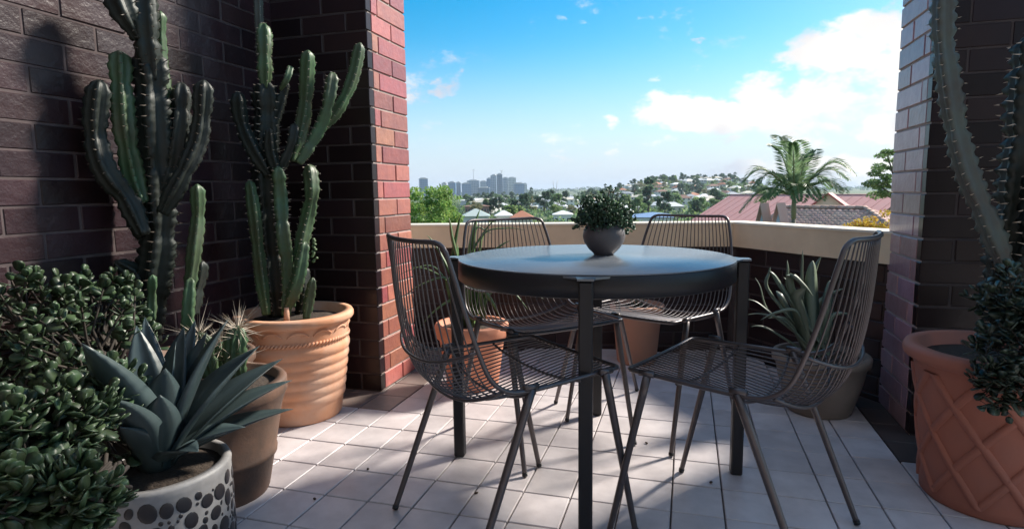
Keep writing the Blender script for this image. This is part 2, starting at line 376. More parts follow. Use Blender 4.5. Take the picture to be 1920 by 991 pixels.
for c in range(36):
    z = c*CH+BH/2+.006
    for (P, X, sg, far, nd_) in ((LP, LX, -1, LX-.515, 0), (RP, RX, 1, 2.05, .042)):
        y0, y1 = Y0+nd_, Y1+nd_; items = []; FD = .045
        for (a, b) in ([(0, .235), (.245, y1-y0)] if c % 2 == 0 else [(0, D), (D+JT, y1-y0)]):
            a2 = max(a, FD+.002); items.append((X+sg*D/2, y0+(a2+b)/2, b-a2, D, R(90), BRICK if P is LP else BRICKL))
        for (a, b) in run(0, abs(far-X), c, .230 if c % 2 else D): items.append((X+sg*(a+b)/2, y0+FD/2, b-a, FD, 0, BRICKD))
        for (x, y, l, d, rz, bm) in items:
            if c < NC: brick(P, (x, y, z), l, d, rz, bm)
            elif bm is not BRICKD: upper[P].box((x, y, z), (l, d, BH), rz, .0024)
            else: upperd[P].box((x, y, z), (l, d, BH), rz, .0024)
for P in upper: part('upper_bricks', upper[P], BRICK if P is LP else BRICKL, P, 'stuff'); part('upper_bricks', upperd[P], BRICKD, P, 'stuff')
# side wall along the left edge of the balcony
LW = thing('brick_wall', (-2.0, 1.5, 0), 'dark glazed brick side wall behind the tall cactus plants', 'wall')
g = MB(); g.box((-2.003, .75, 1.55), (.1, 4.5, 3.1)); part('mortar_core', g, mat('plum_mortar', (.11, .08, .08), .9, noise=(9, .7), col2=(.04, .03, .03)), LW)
up = MB(); nb = 0
for c in range(36):
    z = c*CH+BH/2+.006
    for (a, b) in run(-1.45, Y1-.01, c, .230 if c % 2 else .115):
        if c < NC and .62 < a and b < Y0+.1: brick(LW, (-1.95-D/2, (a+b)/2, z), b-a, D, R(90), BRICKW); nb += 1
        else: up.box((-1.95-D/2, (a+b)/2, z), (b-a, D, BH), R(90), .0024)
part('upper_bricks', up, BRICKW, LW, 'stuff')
g = MB(); g.box((.5, -1.5, 1.55), (5.1, .12, 3.1)); g.box((1.2, -1.435, 1.05), (1.9, .03, 2.1)); o = link('light_blocking_wall', g.mesh('light_blocking_wall', mat('dark_blocking_wall', (.12, .11, .105), .7))); tag(o, 'unseen dark wall added behind the camera to cut the front light', 'wall')  # unseen wall added behind the camera to block low rear sky light
# ------------------------------------------------------------------ parapet
PT, PB = .78, .635
A_, B_, C_ = Vector((-1.95, 3.345, 0)), Vector((.272, 3.775, 0)), Vector((1.06, 2.72, 0))
PA = thing('parapet_wall', (0, 3.8, 0), 'balcony parapet with smooth cream band over dark brick', 'parapet')
def inset(P, Q, t): n = (Q-P).normalized(); return Vector((n.y, -n.x, 0))*t
def sweep(mb, off0, off1, z0, z1, bev=0):
    n1 = (B_-A_).normalized(); n1 = Vector((-n1.y, n1.x, 0)); n2 = (C_-B_).normalized(); n2 = Vector((-n2.y, n2.x, 0))
    mm = (n1+n2).normalized(); k = 1/mm.dot(n1)
    def ring(P, n, k=1): return [(P.x+n.x*o*k, P.y+n.y*o*k, z) for o, z in ((off0, z0), (off0, z1-bev), (off0+bev, z1), (off1-bev, z1), (off1, z1-bev), (off1, z0))]
    V = ring(A_, n1)+ring(B_, mm, k)+ring(C_, n2); m = 6
    Fs = [(i*m+j, i*m+(j+1) % m, (i+1)*m+(j+1) % m, (i+1)*m+j) for i in range(2) for j in range(m)]+[tuple(range(m))[::-1], tuple(range(2*m, 3*m))]
    Fs = [f[::-1] for f in Fs]; mb.add(V, Fs)
g = MB(); sweep(g, -.012, .13, PB, PT-.012, .0); part('render_band', g, RENDER, PA)
g = MB(); sweep(g, -.016, .145, PT-.012, PT, .004); part('coping', g, COPING, PA)
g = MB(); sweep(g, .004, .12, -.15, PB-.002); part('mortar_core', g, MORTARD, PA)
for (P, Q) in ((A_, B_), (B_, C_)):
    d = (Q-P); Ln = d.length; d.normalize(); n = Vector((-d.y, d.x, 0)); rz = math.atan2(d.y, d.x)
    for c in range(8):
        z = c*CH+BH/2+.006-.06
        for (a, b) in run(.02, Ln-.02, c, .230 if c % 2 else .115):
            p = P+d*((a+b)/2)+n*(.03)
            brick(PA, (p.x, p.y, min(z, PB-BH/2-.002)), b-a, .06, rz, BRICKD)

# ------------------------------------------------------------------ table
TC = Vector((-.307, 2.045, 0)); TH = .75; TR = .456; TA = R(6.3)
TB = thing('round_table', TC, 'round dark table with stone top and four square legs', 'table')
g = MB(); g.lathe([(0, TH-.004), (TR+.0070, TH-.004), (TR+.0075, TH-.003), (TR+.0075, TH-.001), (TR+.006, TH), (0, TH)], 96, TC); part('tabletop', g, TOPM, TB)
g = MB(); g.lathe([(TR-.012, TH-.066), (TR+.004, TH-.068), (TR+.0085, TH-.064), (TR+.0085, TH-.006), (TR+.007, TH-.0045), (TR-.012, TH-.0045)], 96, TC); part('apron', g, TABLE, TB)
for k in range(4):
    a = TA+k*math.pi/2; d = Vector((math.cos(a), math.sin(a), 0)); p = TC+d*.490
    g = MB(); g.box((p.x, p.y, (TH-.012)/2), (.038, .038, TH-.014), a, .004); lg = part('leg', g, TABLE, TB)
    t = Vector((-d.y, d.x, 0)); g = MB(); V = []
    for z in (TH-.0105, TH-.0045):
        for (u, w) in ((.458, .066), (.486, .026), (.513, .022), (.513, -.022), (.486, -.026), (.458, -.066)): q = TC+d*u+t*w; V.append((q.x, q.y, z))
    g.add(V, [(5, 4, 3, 2, 1, 0), (6, 7, 8, 9, 10, 11)]+[(i, (i+1) % 6, 6+(i+1) % 6, 6+i) for i in range(6)]); part('corner_plate', g, TOPM, TB)

# ------------------------------------------------------------------ wire chairs
ZS, JF, JR, WJ, FF, FR, WF, CF, WC, BT, WB, ZT = .485, .137, -.102, .236, .245, -.293, .247, .205, .218, -.305, .181, .86
SIDE = [(CF, .488), (.10, .487), (-.02, .485), (-.11, .485), (-.17, .494), (-.215, .53), (-.243, .60), (-.268, .69), (-.288, .78), (BT, ZT)]
MID = [(CF, .484), (.10, .470), (-.02, .448), (-.13, .430), (-.215, .435), (-.275, .48), (-.305, .56), (-.322, .66), (-.330, .76), (BT-.030, ZT-.004)]
HW = [WC, .227, .236, .240, .242, .240, .232, .220, .203, WB]
def prof_at(u, t):                    # u across (-1..1), t along 0..9
    i = min(int(t), 8); f = t-i; m = abs(u)**2.4
    def P(k):
        return Vector((MID[k][0]*(1-m)+SIDE[k][0]*m, u*HW[k], MID[k][1]*(1-m)+SIDE[k][1]*m))
    a = P(max(i-1, 0)); b = P(i); c = P(i+1); d = P(min(i+2, 9))
    return .5*((2*b)+(c-a)*f+(2*a-5*b+4*c-d)*f*f+(3*b-a-3*c+d)*f**3)
def make_chair():
    t = link('wire_chair', None)
    g = MB(); path = []
    TS = 8.62                          # sides end here, then round the top corner
    for k in range(4): path.append(prof_at(-.90+.1*k/4, 0) if k else prof_at(-.88, 0))
    path = [prof_at(-.88, 0), prof_at(-.96, .04), prof_at(-1, .16)]+[prof_at(-1, x) for x in np.linspace(.35, TS, 34)]
    for s in (.25, .5, .75, 1.0):
        an = s*math.pi/2; path.append(prof_at(-1+.22*(1-math.cos(an)), TS+(9-TS)*math.sin(an)))
    path += [prof_at(u, 9) for u in np.linspace(-.62, .62, 11)]
    for s in (0, .25, .5, .75):
        an = (1-s)*math.pi/2; path.append(prof_at(1-.22*(1-math.cos(an)), TS+(9-TS)*math.sin(an)))
    path += [prof_at(1, x) for x in np.linspace(TS, .35, 35)]+[prof_at(1, .16), prof_at(.96, .04), prof_at(.88, 0)]
    path += [prof_at(u, 0) for u in np.linspace(.75, -.75, 7)]
    g.tube(path, .0062, 8, closed=True); part('frame', g, STEEL, t)
    NW = 21
    for k in range(NW):
        u = -1+2*(k+1)/(NW+1); w = MB(); te = 9 if abs(u) < .78 else TS+(9-TS)*math.sqrt(max(0, 1-((abs(u)-.78)/.22)**2))
        w.tube([prof_at(u, x) for x in np.linspace(0, te, 30)], .0021, 5); part('wire', w, STEEL, t)
    for tt, off in ((6.0, .008),):
        w = MB(); w.tube([prof_at(u, tt)+Vector((-off*(1-abs(u)**3), 0, -.012*(1-u*u))) for u in np.linspace(-1, 1, 19)], .0042, 6); part('cross_wire', w, STEEL, t)
    for tt in (4.3, 1.35, 2.75):
        w = MB(); w.tube([prof_at(u, tt)+Vector((0, 0, -.008)) for u in np.linspace(-1, 1, 17)], .0042, 6); part('cross_wire', w, STEEL, t)
    for (j, f) in ((JF, FF), (JR, FR)):
        for s in (1, -1):
            g = MB(); a = Vector((j, s*(WJ+.004), ZS-.004)); b = Vector((f, s*WF, .004))
            g.tube([a+(a-b)*.015, a.lerp(b, .1), a.lerp(b, .96), b+(a-b)*.012], [.0112, .0112, .0085, .008], 10); lg = part('leg', g, STEEL, t)
            h = MB(); h.tube([b+(a-b)*.022, b], [.0098, .0095], 10); part('foot_cap', h, TABLE, lg)
            h = MB(); h.tube([a+Vector((-.02, 0, .012)), a+Vector((.02, 0, .012))], .009, 8); part('bracket', h, STEEL, lg)
    return t
chairs = [(-.47, 1.626, 47.6, 'dark wire chair in the near left, its curved back turned to the red pillar'),
          (.127, 1.735, 156.8, 'dark wire chair in the near right, its back towards the lattice pot'),
          (-.523, 2.234, -43.6, 'sunlit wire chair behind the table in front of the strappy green plant'),
          (-.139, 2.51, -118.4, 'sunlit wire chair behind the table beside the grey aloe, back to the parapet corner')]
ch0 = make_chair(); cl = [ch0]+[copy_tree(ch0) for _ in range(3)]
for o, (x, y, a, lab) in zip(cl, chairs):
    o.location = (x, y, 0); o.rotation_euler = (0, 0, R(a)); tag(o, lab, 'chair', 'wire chairs round the table')

# ------------------------------------------------------------------ plant parts
def leaf_blade(mb, base, tip, width, bow=.1, bowdir=None, fold=.25, thick=.12, n=12, shape=(.55, 1.0, .35), twist=0, up=None):
    """a thick pointed succulent leaf from base to tip; bow lifts its middle"""
    base = Vector(base); tip = Vector(tip); ax = tip-base; L = ax.length
    bd = bowdir if bowdir is not None else Vector((0, 0, 1)); bd = bd-ax.normalized()*bd.dot(ax.normalized())
    if bd.length < .05: bd = Vector((0, 1, 0))
    bd.normalize(); ctr = [base.lerp(tip, s)+bd*(bow*L*4*s*(1-s)*(1-.35*s)) for s in [i/n for i in range(n+1)]]
    V = []
    for i, c in enumerate(ctr):
        s = i/n; t = (ctr[min(i+1, n)]-ctr[max(i-1, 0)]).normalized()
        nn = up if up is not None else bd
        side = t.cross(nn)
        if side.length < 1e-4: side = t.orthogonal()
        side.normalize(); nrm = side.cross(t).normalized()
        if twist: q = Matrix.Rotation(twist*s, 3, t); side = q @ side; nrm = q @ nrm
        w = shape[0]+(shape[1]-shape[0])*min(1, s/.45)**.8 if s < .45 else shape[1]*max(0, 1-((s-.45)/.55)**1.7)
        w = max(w, .012)*width/2; th = max(w*thick*2*(1-.6*s), .0006)
        for (a, b) in ((-1, fold), (-.5, fold*.35), (0, 0), (.5, fold*.35), (1, fold)):
            V.append(c+side*(a*w)+nrm*(b*w))
        for (a, b) in ((.55, fold*.4), (0, 0), (-.55, fold*.4)):
            V.append(c+side*(a*w)+nrm*(b*w-th))
    m = 8; Fs = [(i*m+j, i*m+(j+1) % m, (i+1)*m+(j+1) % m, (i+1)*m+j) for i in range(n) for j in range(m)]+[tuple(range(m-1, -1, -1)), tuple(range(n*m, n*m+m))]
    mb.smooth = True; mb.add(V, Fs); mb.smooth = False
def cactus_stem(pts, rad, ribs=5, wob=.10, period=.035, seed=0, tipround=True, lo=.6):
    rg = random.Random(seed); P = smooth_path(pts, 10); L = [0]
    for i in range(1, len(P)): L.append(L[-1]+(P[i]-P[i-1]).length)
    tot = L[-1]; N = max(10, int(tot/.011)); Q = []; j = 0
    for i in range(N+1):
        d = tot*i/N
        while j < len(P)-2 and L[j+1] < d: j += 1
        Q.append(P[j].lerp(P[j+1], (d-L[j])/max(1e-6, L[j+1]-L[j])))
    k = ribs*4; V = []; up = None; ph0 = rg.uniform(0, 6.28); seg = rg.uniform(.16, .26); sp = MB(); rot = rg.uniform(0, 6.28)
    for i, c in enumerate(Q):
        t = (Q[min(i+1, N)]-Q[max(i-1, 0)]).normalized(); d = tot*i/N
        if up is None: up = Vector((1, 0, 0)) if abs(t.x) < .8 else Vector((0, 1, 0))
        a = (up-t*up.dot(t)).normalized(); b = t.cross(a); up = a
        r = rad*(1-.12*abs(math.sin(math.pi*d/seg+ph0))**14*1.6)
        if tipround:
            e = (tot-d)/(rad*1.6)
            if e < 1: r *= math.sqrt(max(0.02, 1-(1-e)**2))
        e = d/(rad*2.5)
        if e < 1: r *= lo+(1-lo)*e
        sc = 1+wob*math.sin(2*math.pi*d/period)
        for j2 in range(k):
            f = j2/4; ph = (f-math.floor(f)); rr = [1.16*sc, .90, .62, .90][j2 % 4]
            an = rot+2*math.pi*j2/k; V.append(c+(a*math.cos(an)+b*math.sin(an))*r*rr)
            if j2 % 4 == 0 and i % max(2, int(period/ (tot/N)/1.0)) == 0 and i > 1:
                o = (a*math.cos(an)+b*math.sin(an)); q = c+o*r*1.16*sc
                for kk in (-1, 1):
                    e2 = q+(o*.8+t.cross(o)*kk*.7+t*rg.uniform(-.3, .3))*rad*rg.uniform(.22, .42); w = t*rad*.045
                    sp.add([q-w, q+w, e2], [(0, 1, 2)])
    mb = MB(); mb.smooth = True
    mb.add(V, [(i*k+j, i*k+(j+1) % k, (i+1)*k+(j+1) % k, (i+1)*k+j) for i in range(N) for j in range(k)]+[tuple(range(k-1, -1, -1)), tuple(range(N*k, N*k+k))])
    return mb, sp
def pot_body(mb, c, prof, wall=.02, n=56, fn=None):
    top = prof[-1]; inner = [(top[0]-wall, top[1]), (top[0]-wall-.004, top[1]-.05)]
    mb.lathe(prof+inner, n, c, fn)
def soil(parent, c, r, z):
    g = MB(); rg = random.Random(int(r*1e4)); g.lathe([(0, z-.03), (r, z-.03), (r, z-.004), (r*.6, z+.006), (0, z+.01)], 28, c); part('soil', g, SOIL, parent)
def pt(P, x, y, off=0): return atplane(x, y, P, off)
def px2m(P, w): return w*math.hypot(P[0], P[1])/F_PX

# ---- ribbed terracotta pot with the green euphorbia
RPc = Vector((-1.655, 2.225, 0))
T1 = thing('potted_cactus', RPc, 'tall green columnar cactus in a ribbed terracotta pot against the pillar', 'potted cactus')
prof = [(.0, 0), (.176, 0), (.181, .006)]
H1 = .465
for i in range(0, 60):
    z = .012+(.335-.012)*i/59; base = .181+(.225-.181)*(z/.335); s = 0
    if z > .075: s = .0075*abs(math.sin(math.pi*(z-.075)/.0435))**.7
    prof.append((base+s, z))
prof += [(.222, .345), (.226, .375), (.229, .415), (.232, .425), (.246, .430), (.252, .440), (.252, .455), (.246, .465)]
g = MB(); pot_body(g, RPc, prof, .03, 72); PT1 = part('pot', g, TERRA, T1)
g = MB()
for j in range(90):
    a0 = 2*math.pi*j/90; q = [Vector((RPc.x+.2265*math.cos(a0+da), RPc.y+.2265*math.sin(a0+da), .352+dz)) for da, dz in ((0, 0), (.045, .008), (.075, .014))]
    g.tube(q, [.0045, .006, .0035], 5)
part('rope_band', g, TERRA, PT1)
for j in range(14):
    g = MB(); a0 = 2*math.pi*j/14
    g.tube([Vector((RPc.x+.229*math.cos(a0+t*.19), RPc.y+.229*math.sin(a0+t*.19), .412-.020*t*t)) for t in np.linspace(-1, 1, 9)], [.002, .004, .0055, .006, .0065, .006, .0055, .004, .002], 6); part('swag', g, TERRA, PT1)
soil(T1, RPc, .205, .43)
S1 = [([(520, 592), (508, 470), (498, 340), (500, 240), (497, 150)], 46, .05, CACTUSD, 5), ([(496, 165), (495, 100), (494, 44)], 27, .02, CACTUS, 5), ([(489, 120), (485, 20), (483, -60)], 16, .16, CACTUSG, 4),
      ([(505, 330), (472, 275), (452, 225), (446, 172)], 27, .0, CACTUSD, 4), ([(500, 590), (488, 505), (478, 410), (468, 338)], 22, -.06, CACTUS, 4), ([(536, 592), (541, 520), (531, 440), (526, 370), (521, 312)], 30, -.05, CACTUS, 4),
      ([(521, 325), (508, 285), (505, 240)], 22, -.02, CACTUSD, 4), ([(523, 325), (548, 268), (552, 232)], 22, .0, CACTUSD, 4),
      ([(545, 575), (558, 490), (576, 410), (585, 360), (580, 308)], 25, -.02, CACTUS, 4), ([(536, 585), (558, 525), (572, 452)], 25, -.09, CACTUS, 4), ([(574, 598), (580, 560), (587, 520)], 20, -.07, CACTUS, 4),
      ([(548, 302), (570, 215), (578, 94)], 25, .02, CACTUS, 4), ([(560, 306), (600, 240), (616, 190), (624, 136)], 25, -.03, CACTUS, 4), ([(608, 238), (640, 195), (662, 145), (676, 80)], 22, .05, CACTUS, 4),
      ([(526, 168), (538, 148), (545, 124)], 14, -.03, CACTUS, 4), ([(560, 590), (568, 555), (573, 500)], 22, .05, CACTUSD, 4), ([(508, 250), (530, 180), (536, 150)], 20, .06, CACTUSD, 4)]
def build_stems(T, Pc, S, seed0, spm, straight=1.0):
    for i, (pts, w, off, m, rb) in enumerate(S):
        P3 = [pt(Pc, x, y, off+.015*math.sin(3*k+i)) for k, (x, y) in enumerate(pts)]
        if len(P3) > 1: pass
        mb, sp = cactus_stem(P3, px2m(Pc, w)/2/1.12, rb, seed=seed0+i)
        b = part('stem', mb, m, T); part('spines', sp, spm, b, 'stuff')
build_stems(T1, RPc, S1, 10, SPINE)
g = MB()
for k in range(14):
    p = pt(RPc, 588+rnd.gauss(0, 3), 490-k*3.2, -.08); g.ellipsoid(p, (.006, .010, .006), Matrix.Rotation(rnd.uniform(0, 3), 3, 'Y'), 6, 4)
part('sprout', g, STRAP, T1)
g = MB(); p = pt(RPc, 538, 606, -.10); g.tube([p, p+Vector((.003, 0, .07))], [.014, .010], 7); part('clay_stake', g, TERRA, T1)

# ---- tall dark cactus beside the wall
DC = Vector((-1.71, 1.72, 0))
T2 = thing('potted_cactus', DC, 'tall dark many armed cactus standing behind the jade bush at left', 'potted cactus')
g = MB(); pot_body(g, DC, [(0, 0), (.14, 0), (.17, .2), (.19, .36), (.2, .37), (.2, .40), (.195, .405)], .02); part('pot', g, BROWNPOT, T2); soil(T2, DC, .17, .38)
S2 = [([(282, 640), (285, 560), (300, 450), (296, 350), (288, 230), (282, 90)], 58, .05, CACTUSD, 5), ([(284, 150), (272, 50), (266, -40)], 40, .02, CACTUSD, 5), ([(262, 70), (236, 30), (212, -30)], 42, .0, CACTUSD, 5),
      ([(300, 360), (312, 200), (303, 110), (300, 20)], 18, .06, CACTUS, 4), ([(270, 440), (240, 375), (198, 320), (180, 245), (188, 150)], 35, -.02, CACTUSD, 5), ([(268, 380), (250, 330), (232, 230), (224, 95)], 34, .02, CACTUS, 5),
      ([(300, 380), (322, 330), (338, 245), (340, 155)], 34, .04, CACTUSD, 5), ([(305, 400), (345, 325), (374, 255), (383, 150)], 31, -.03, CACTUSD, 5), ([(350, 660), (352, 600), (358, 520)], 22, -.10, CACTUS, 4),
      ([(355, 545), (364, 470), (371, 410), (370, 345)], 22, -.05, CACTUS, 4), ([(362, 590), (368, 540), (379, 488)], 26, .0, CACTUSD, 4), ([(262, 600), (250, 520), (216, 490)], 34, .03, CACTUSD, 5), ([(286, 600), (285, 560), (286, 515)], 16, -.14, CACTUS, 4), ([(290, 470), (262, 430), (240, 360), (250, 300)], 30, .09, CACTUSD, 4)]
build_stems(T2, DC, S2, 40, SPINED)

# ---- brown pot with the long spined cactus
BC = Vector((-1.455, 1.535, 0))
T3 = thing('potted_cactus', BC, 'long spined pale cactus in a weathered brown clay pot', 'potted cactus')
g = MB(); pot_body(g, BC, [(0, 0), (.138, 0), (.143, .01), (.165, .12), (.172, .125), (.174, .14), (.170, .145), (.198, .29), (.212, .33), (.216, .335), (.216, .372), (.21, .38)], .022); part('pot', g, BROWNPOT, T3); soil(T3, BC, .19, .355)
for i, (pts, w) in enumerate([([(448, 720), (440, 660), (447, 610)], 34), ([(400, 720), (384, 660), (372, 622)], 30), ([(425, 720), (420, 690), (415, 640)], 26)]):
    P3 = [pt(BC, x, y, .0+.04*i) for x, y in pts]; mb, sp = cactus_stem(P3, px2m(BC, w)/2, 9, seed=80+i); b = part('stem', mb, CACTUS, T3)
    sp = MB(); rg = random.Random(i)
    for k in range(110 if i == 0 else 70):
        s = rg.uniform(.35, 1); q = P3[1].lerp(P3[2], s) if s > .5 else P3[0].lerp(P3[1], s*2)
        d = Vector((rg.gauss(0, 1), rg.gauss(0, 1), rg.gauss(.5, .7))).normalized(); L = rg.uniform(.04, .11); w_ = d.orthogonal().normalized()*.0011; w2 = d.cross(w_)
        q = q+d*.012; sp.add([q-w_-w2, q+w_-w2, q+w2, q+d*L], [(0, 1, 3), (1, 2, 3), (2, 0, 3)])
    part('spines', sp, SPINE, b, 'stuff')

# ---- white pebbled pot with the blue agave
AC = Vector((-1.295, 1.15, 0)); AZ = .292
T4 = thing('potted_agave', AC, 'blue grey agave with broad pointed leaves in a white black spotted pot', 'potted agave')
g = MB(); pot_body(g, AC, [(0, 0), (.165, 0), (.17, .01), (.173, .15), (.172, .268), (.174, .283), (.170, .292)], .018, 64); PW = part('pot', g, WHITEPOT, T4); soil(T4, AC, .15, .275)
pm = MB(); pm.ellipsoid((0, 0, 0), (.5, .2, .5), None, 9, 6); pmesh = pm.mesh('pebble', PEBBLE); rg = random.Random(5); placed = []
for k in range(4000):
    a = rg.uniform(0, 6.28); z = rg.uniform(.03, .255); s = [.044, .036, .028, .020, .014, .010][min(5, k//650)]*rg.uniform(.85, 1.1)
    if all(math.hypot(.172*((a-b+math.pi) % (2*math.pi)-math.pi), z-c) > (s+q)*.44+.0024 for b, c, q in placed): placed.append((a, z, s))
for (a, z, s) in placed[:290]:
    o = link('pebble', pmesh, PW, (.1725*math.cos(a), .1725*math.sin(a), z)); o.scale = (s*rg.uniform(.7, .95), .010, s*rg.uniform(.85, 1.15)); o.rotation_euler = (0, rg.uniform(-.6, .6), a-math.pi/2)
ag = [(153, 643, -.20, 62, .10), (256, 610, .10, 50, .04), (272, 594, .14, 44, .03), (345, 612, .12, 46, .05), (388, 622, .08, 50, .05), (366, 600, .2, 40, .04), (428, 598, -.02, 62, .07), (487, 648, .02, 66, .10), (530, 672, .10, 56, .12),
      (548, 712, .05, 50, .14), (550, 766, .02, 46, .10), (372, 846, -.16, 40, .18), (205, 745, -.22, 48, .14), (215, 690, -.12, 52, .10), (310, 690, -.13, 58, .08), (460, 800, -.08, 46, .14), (330, 640, .02, 52, .05), (225, 800, -.15, 40, .16), (300, 740, -.15, 50, .05)]
for i, (x, y, off, w, bow) in enumerate(ag):
    tip = pt(AC, x, y, off); d = tip-Vector((AC.x, AC.y, AZ+.02)); h = Vector((d.x, d.y, 0)); h = h.normalized() if h.length > .02 else Vector((0, -1, 0))
    b = Vector((AC.x, AC.y, AZ-.01+.006*(i % 4)))+h*.028
    g = MB(); leaf_blade(g, b, tip, px2m(AC, w)*1.4, bow*.6, Vector((0, 0, 1))-h*.6 if d.z > .1 else Vector((0, 0, 1)), .38, .10, 14, (.62, 1.0, .3), up=(Vector((0, 0, 1))*.8-h*.8)); part('leaf', g, AGAVE, T4)

# ---- jade bush at the left edge
JC = Vector((-1.60, 1.27, 0))
T5 = thing('jade_bush', JC, 'rounded jade bush with glossy oval leaves at the left edge', 'bush')
g = MB(); pot_body(g, JC, [(0, 0), (.15, 0), (.17, .2), (.19, .33), (.2, .335), (.2, .36)], .02); part('pot', g, BLACKPOT, T5); soil(T5, JC, .175, .345)
lm = MB(); V = []; lm.smooth = True; Fs = []
ring = [(0, .08), (.18, .30), (.45, .46), (.72, .50), (.92, .34), (1.0, .0)]
V = [(0, 0, 0)]
for (s, w) in ring[1:-1]: V += [(s, -w, .02), (s, 0, .055), (s, w, .02), (s, 0, -.04)]
V += [(1.0, 0, .02)]
nr = 4; Fs = [(0, 1+(j+1) % 4, 1+j) for j in range(4)]
for i in range(nr-1): Fs += [(1+i*4+j, 1+i*4+(j+1) % 4, 1+(i+1)*4+(j+1) % 4, 1+(i+1)*4+j) for j in range(4)]
Fs += [(1+(nr-1)*4+j, 1+(nr-1)*4+(j+1) % 4, 1+nr*4) for j in range(4)]
LV, LF = V, Fs; lm.add(V, Fs); LEAFM = lm.mesh('leaf', JADE)
jr = random.Random(12)
def leaf_matrix(p, d, s, roll=None):
    d = d.normalized(); up_ = Vector((0, 0, 1)) if abs(d.z) < .95 else Vector((1, 0, 0)); y = up_.cross(d).normalized(); z = d.cross(y)
    q = Matrix((d, y, z)).transposed() @ Matrix.Rotation(roll if roll is not None else jr.uniform(-.9, .9), 3, 'X'); return q, s
def succulent_bush(T, centres, nclump, leafm, massm, smin, smax, nparts, twigr, root, seed, cam_first=True):
    rg = random.Random(seed); tw = MB(); leaves = []
    for k in range(nclump):
        c, rad = rg.choice(centres); d = Vector((rg.gauss(0, 1), rg.gauss(0, 1), rg.gauss(.25, 1))).normalized(); rr = rg.uniform(.55, 1.0)**.5
        p = c+Vector((d.x*rad[0], d.y*rad[1], d.z*rad[2]))*rr
        if p.x < -1.925: continue
        mid = c.lerp(p, .55)+Vector((rg.gauss(0, .02), rg.gauss(0, .02), -.02)); tw.tube([c.lerp(root, .25)+Vector((rg.gauss(0, .03), rg.gauss(0, .03), 0)), mid, p], [twigr*1.3, twigr, twigr*.6], 5, False)
        gd = (d+Vector((0, 0, .8))).normalized(); a = gd.orthogonal().normalized(); b = gd.cross(a); ph = rg.uniform(0, 6.28)
        for lvl in range(rg.choice([2, 3, 3, 4])):
            for s in (0, math.pi):
                an = ph+lvl*math.pi/2+s+rg.uniform(-.3, .3); o = (a*math.cos(an)+b*math.sin(an)); spread = 1.1-.3*lvl
                leaves.append((p-gd*.018*(2-lvl), (o*spread+gd*(.25+.4*lvl)), rg.uniform(smin, smax)*(1-.12*lvl)))
    leaves.sort(key=lambda l: (l[0]-CAM).length-.0*l[2])
    mass = MB(); mass.smooth = True
    step = max(1, len(leaves)//max(1, nparts)) if nparts else 1; n = 0; pl = wloc(T)
    for i, (p, d, s) in enumerate(leaves):
        q, s = leaf_matrix(p, d, s, rg.uniform(-.8, .8))
        if n < nparts and (i < len(leaves)*.75):
            o = link('leaf', leafm, T, p-pl); o.rotation_euler = q.to_euler(); o.scale = (s, s*.85, s*1.1); n += 1
        else: mass.add([p+q @ Vector((v[0]*s, v[1]*s*.85, v[2]*s*1.1)) for v in LV], LF)
    part('twigs', tw, TWIG, T)
    if mass.v: part('foliage', mass, massm, T, 'stuff')
succulent_bush(T5, [(Vector((-1.55, 1.22, .52)), (.20, .20, .22)), (Vector((-1.78, 1.40, .58)), (.13, .16, .17)), (Vector((-1.42, 1.08, .42)), (.17, .16, .17)), (Vector((-1.66, 1.12, .36)), (.22, .2, .2)), (Vector((-1.78, 1.25, .62)), (.13, .16, .16)), (at(105, 800, 1.50), (.11, .11, .10)), (at(190, 740, 1.66), (.07, .08, .07)), (at(50, 860, 1.42), (.10, .10, .10)), (at(40, 950, 1.30), (.08, .07, .08)), (at(150, 930, 1.27), (.06, .05, .06))],
               470, LEAFM, JADES, .032, .050, 300, .004, Vector((JC.x, JC.y, .34)), 3)

# ---- terracotta pot at the back left with strappy leaves
def arch_leaf(mb, base, peak, tip, w, m=None):
    base, peak, tip = Vector(base), Vector(peak), Vector(tip); P = smooth_path([base, base.lerp(peak, .55)+(peak-base).cross(Vector((0, 0, 1)))*.02, peak, peak.lerp(tip, .6)+Vector((0, 0, .10*(tip-peak).length)), tip], 5); n = len(P)-1; V = []
    h = Vector((tip.x-base.x+1e-4, tip.y-base.y, 0)); S0 = Vector((-h.y, h.x, 0)).normalized()
    for i, c in enumerate(P):
        s = i/n; t = (P[min(i+1, n)]-P[max(i-1, 0)]).normalized(); side = (S0-t*S0.dot(t)).normalized(); nr = side.cross(t)
        ww = max(.0006, w/2*min(1, .7+s)*max(0, 1-s**2.2))
        V += [c-side*ww+nr*ww*.45, c+nr*ww*.05, c+side*ww+nr*ww*.45, c-nr*ww*.30]
    mb.smooth = True; mb.add(V, [(i*4+j, i*4+(j+1) % 4, (i+1)*4+(j+1) % 4, (i+1)*4+j) for i in range(n) for j in range(4)]); mb.smooth = False
LB = Vector((-1.03, 2.78, 0))
T6 = thing('potted_plant', LB, 'strappy green plant in a red terracotta pot beside the pillar', 'potted plant')
g = MB(); pot_body(g, LB, [(0, 0), (.125, 0), (.13, .01), (.16, .22), (.165, .25), (.178, .255), (.186, .27), (.186, .315), (.18, .325)], .02); part('pot', g, mat('orange_red_terracotta', (.60, .215, .115), .7, noise=(6, .7, 6), col2=(.55, .27, .18), bump=(40, .25, .003)), T6); soil(T6, LB, .16, .30)
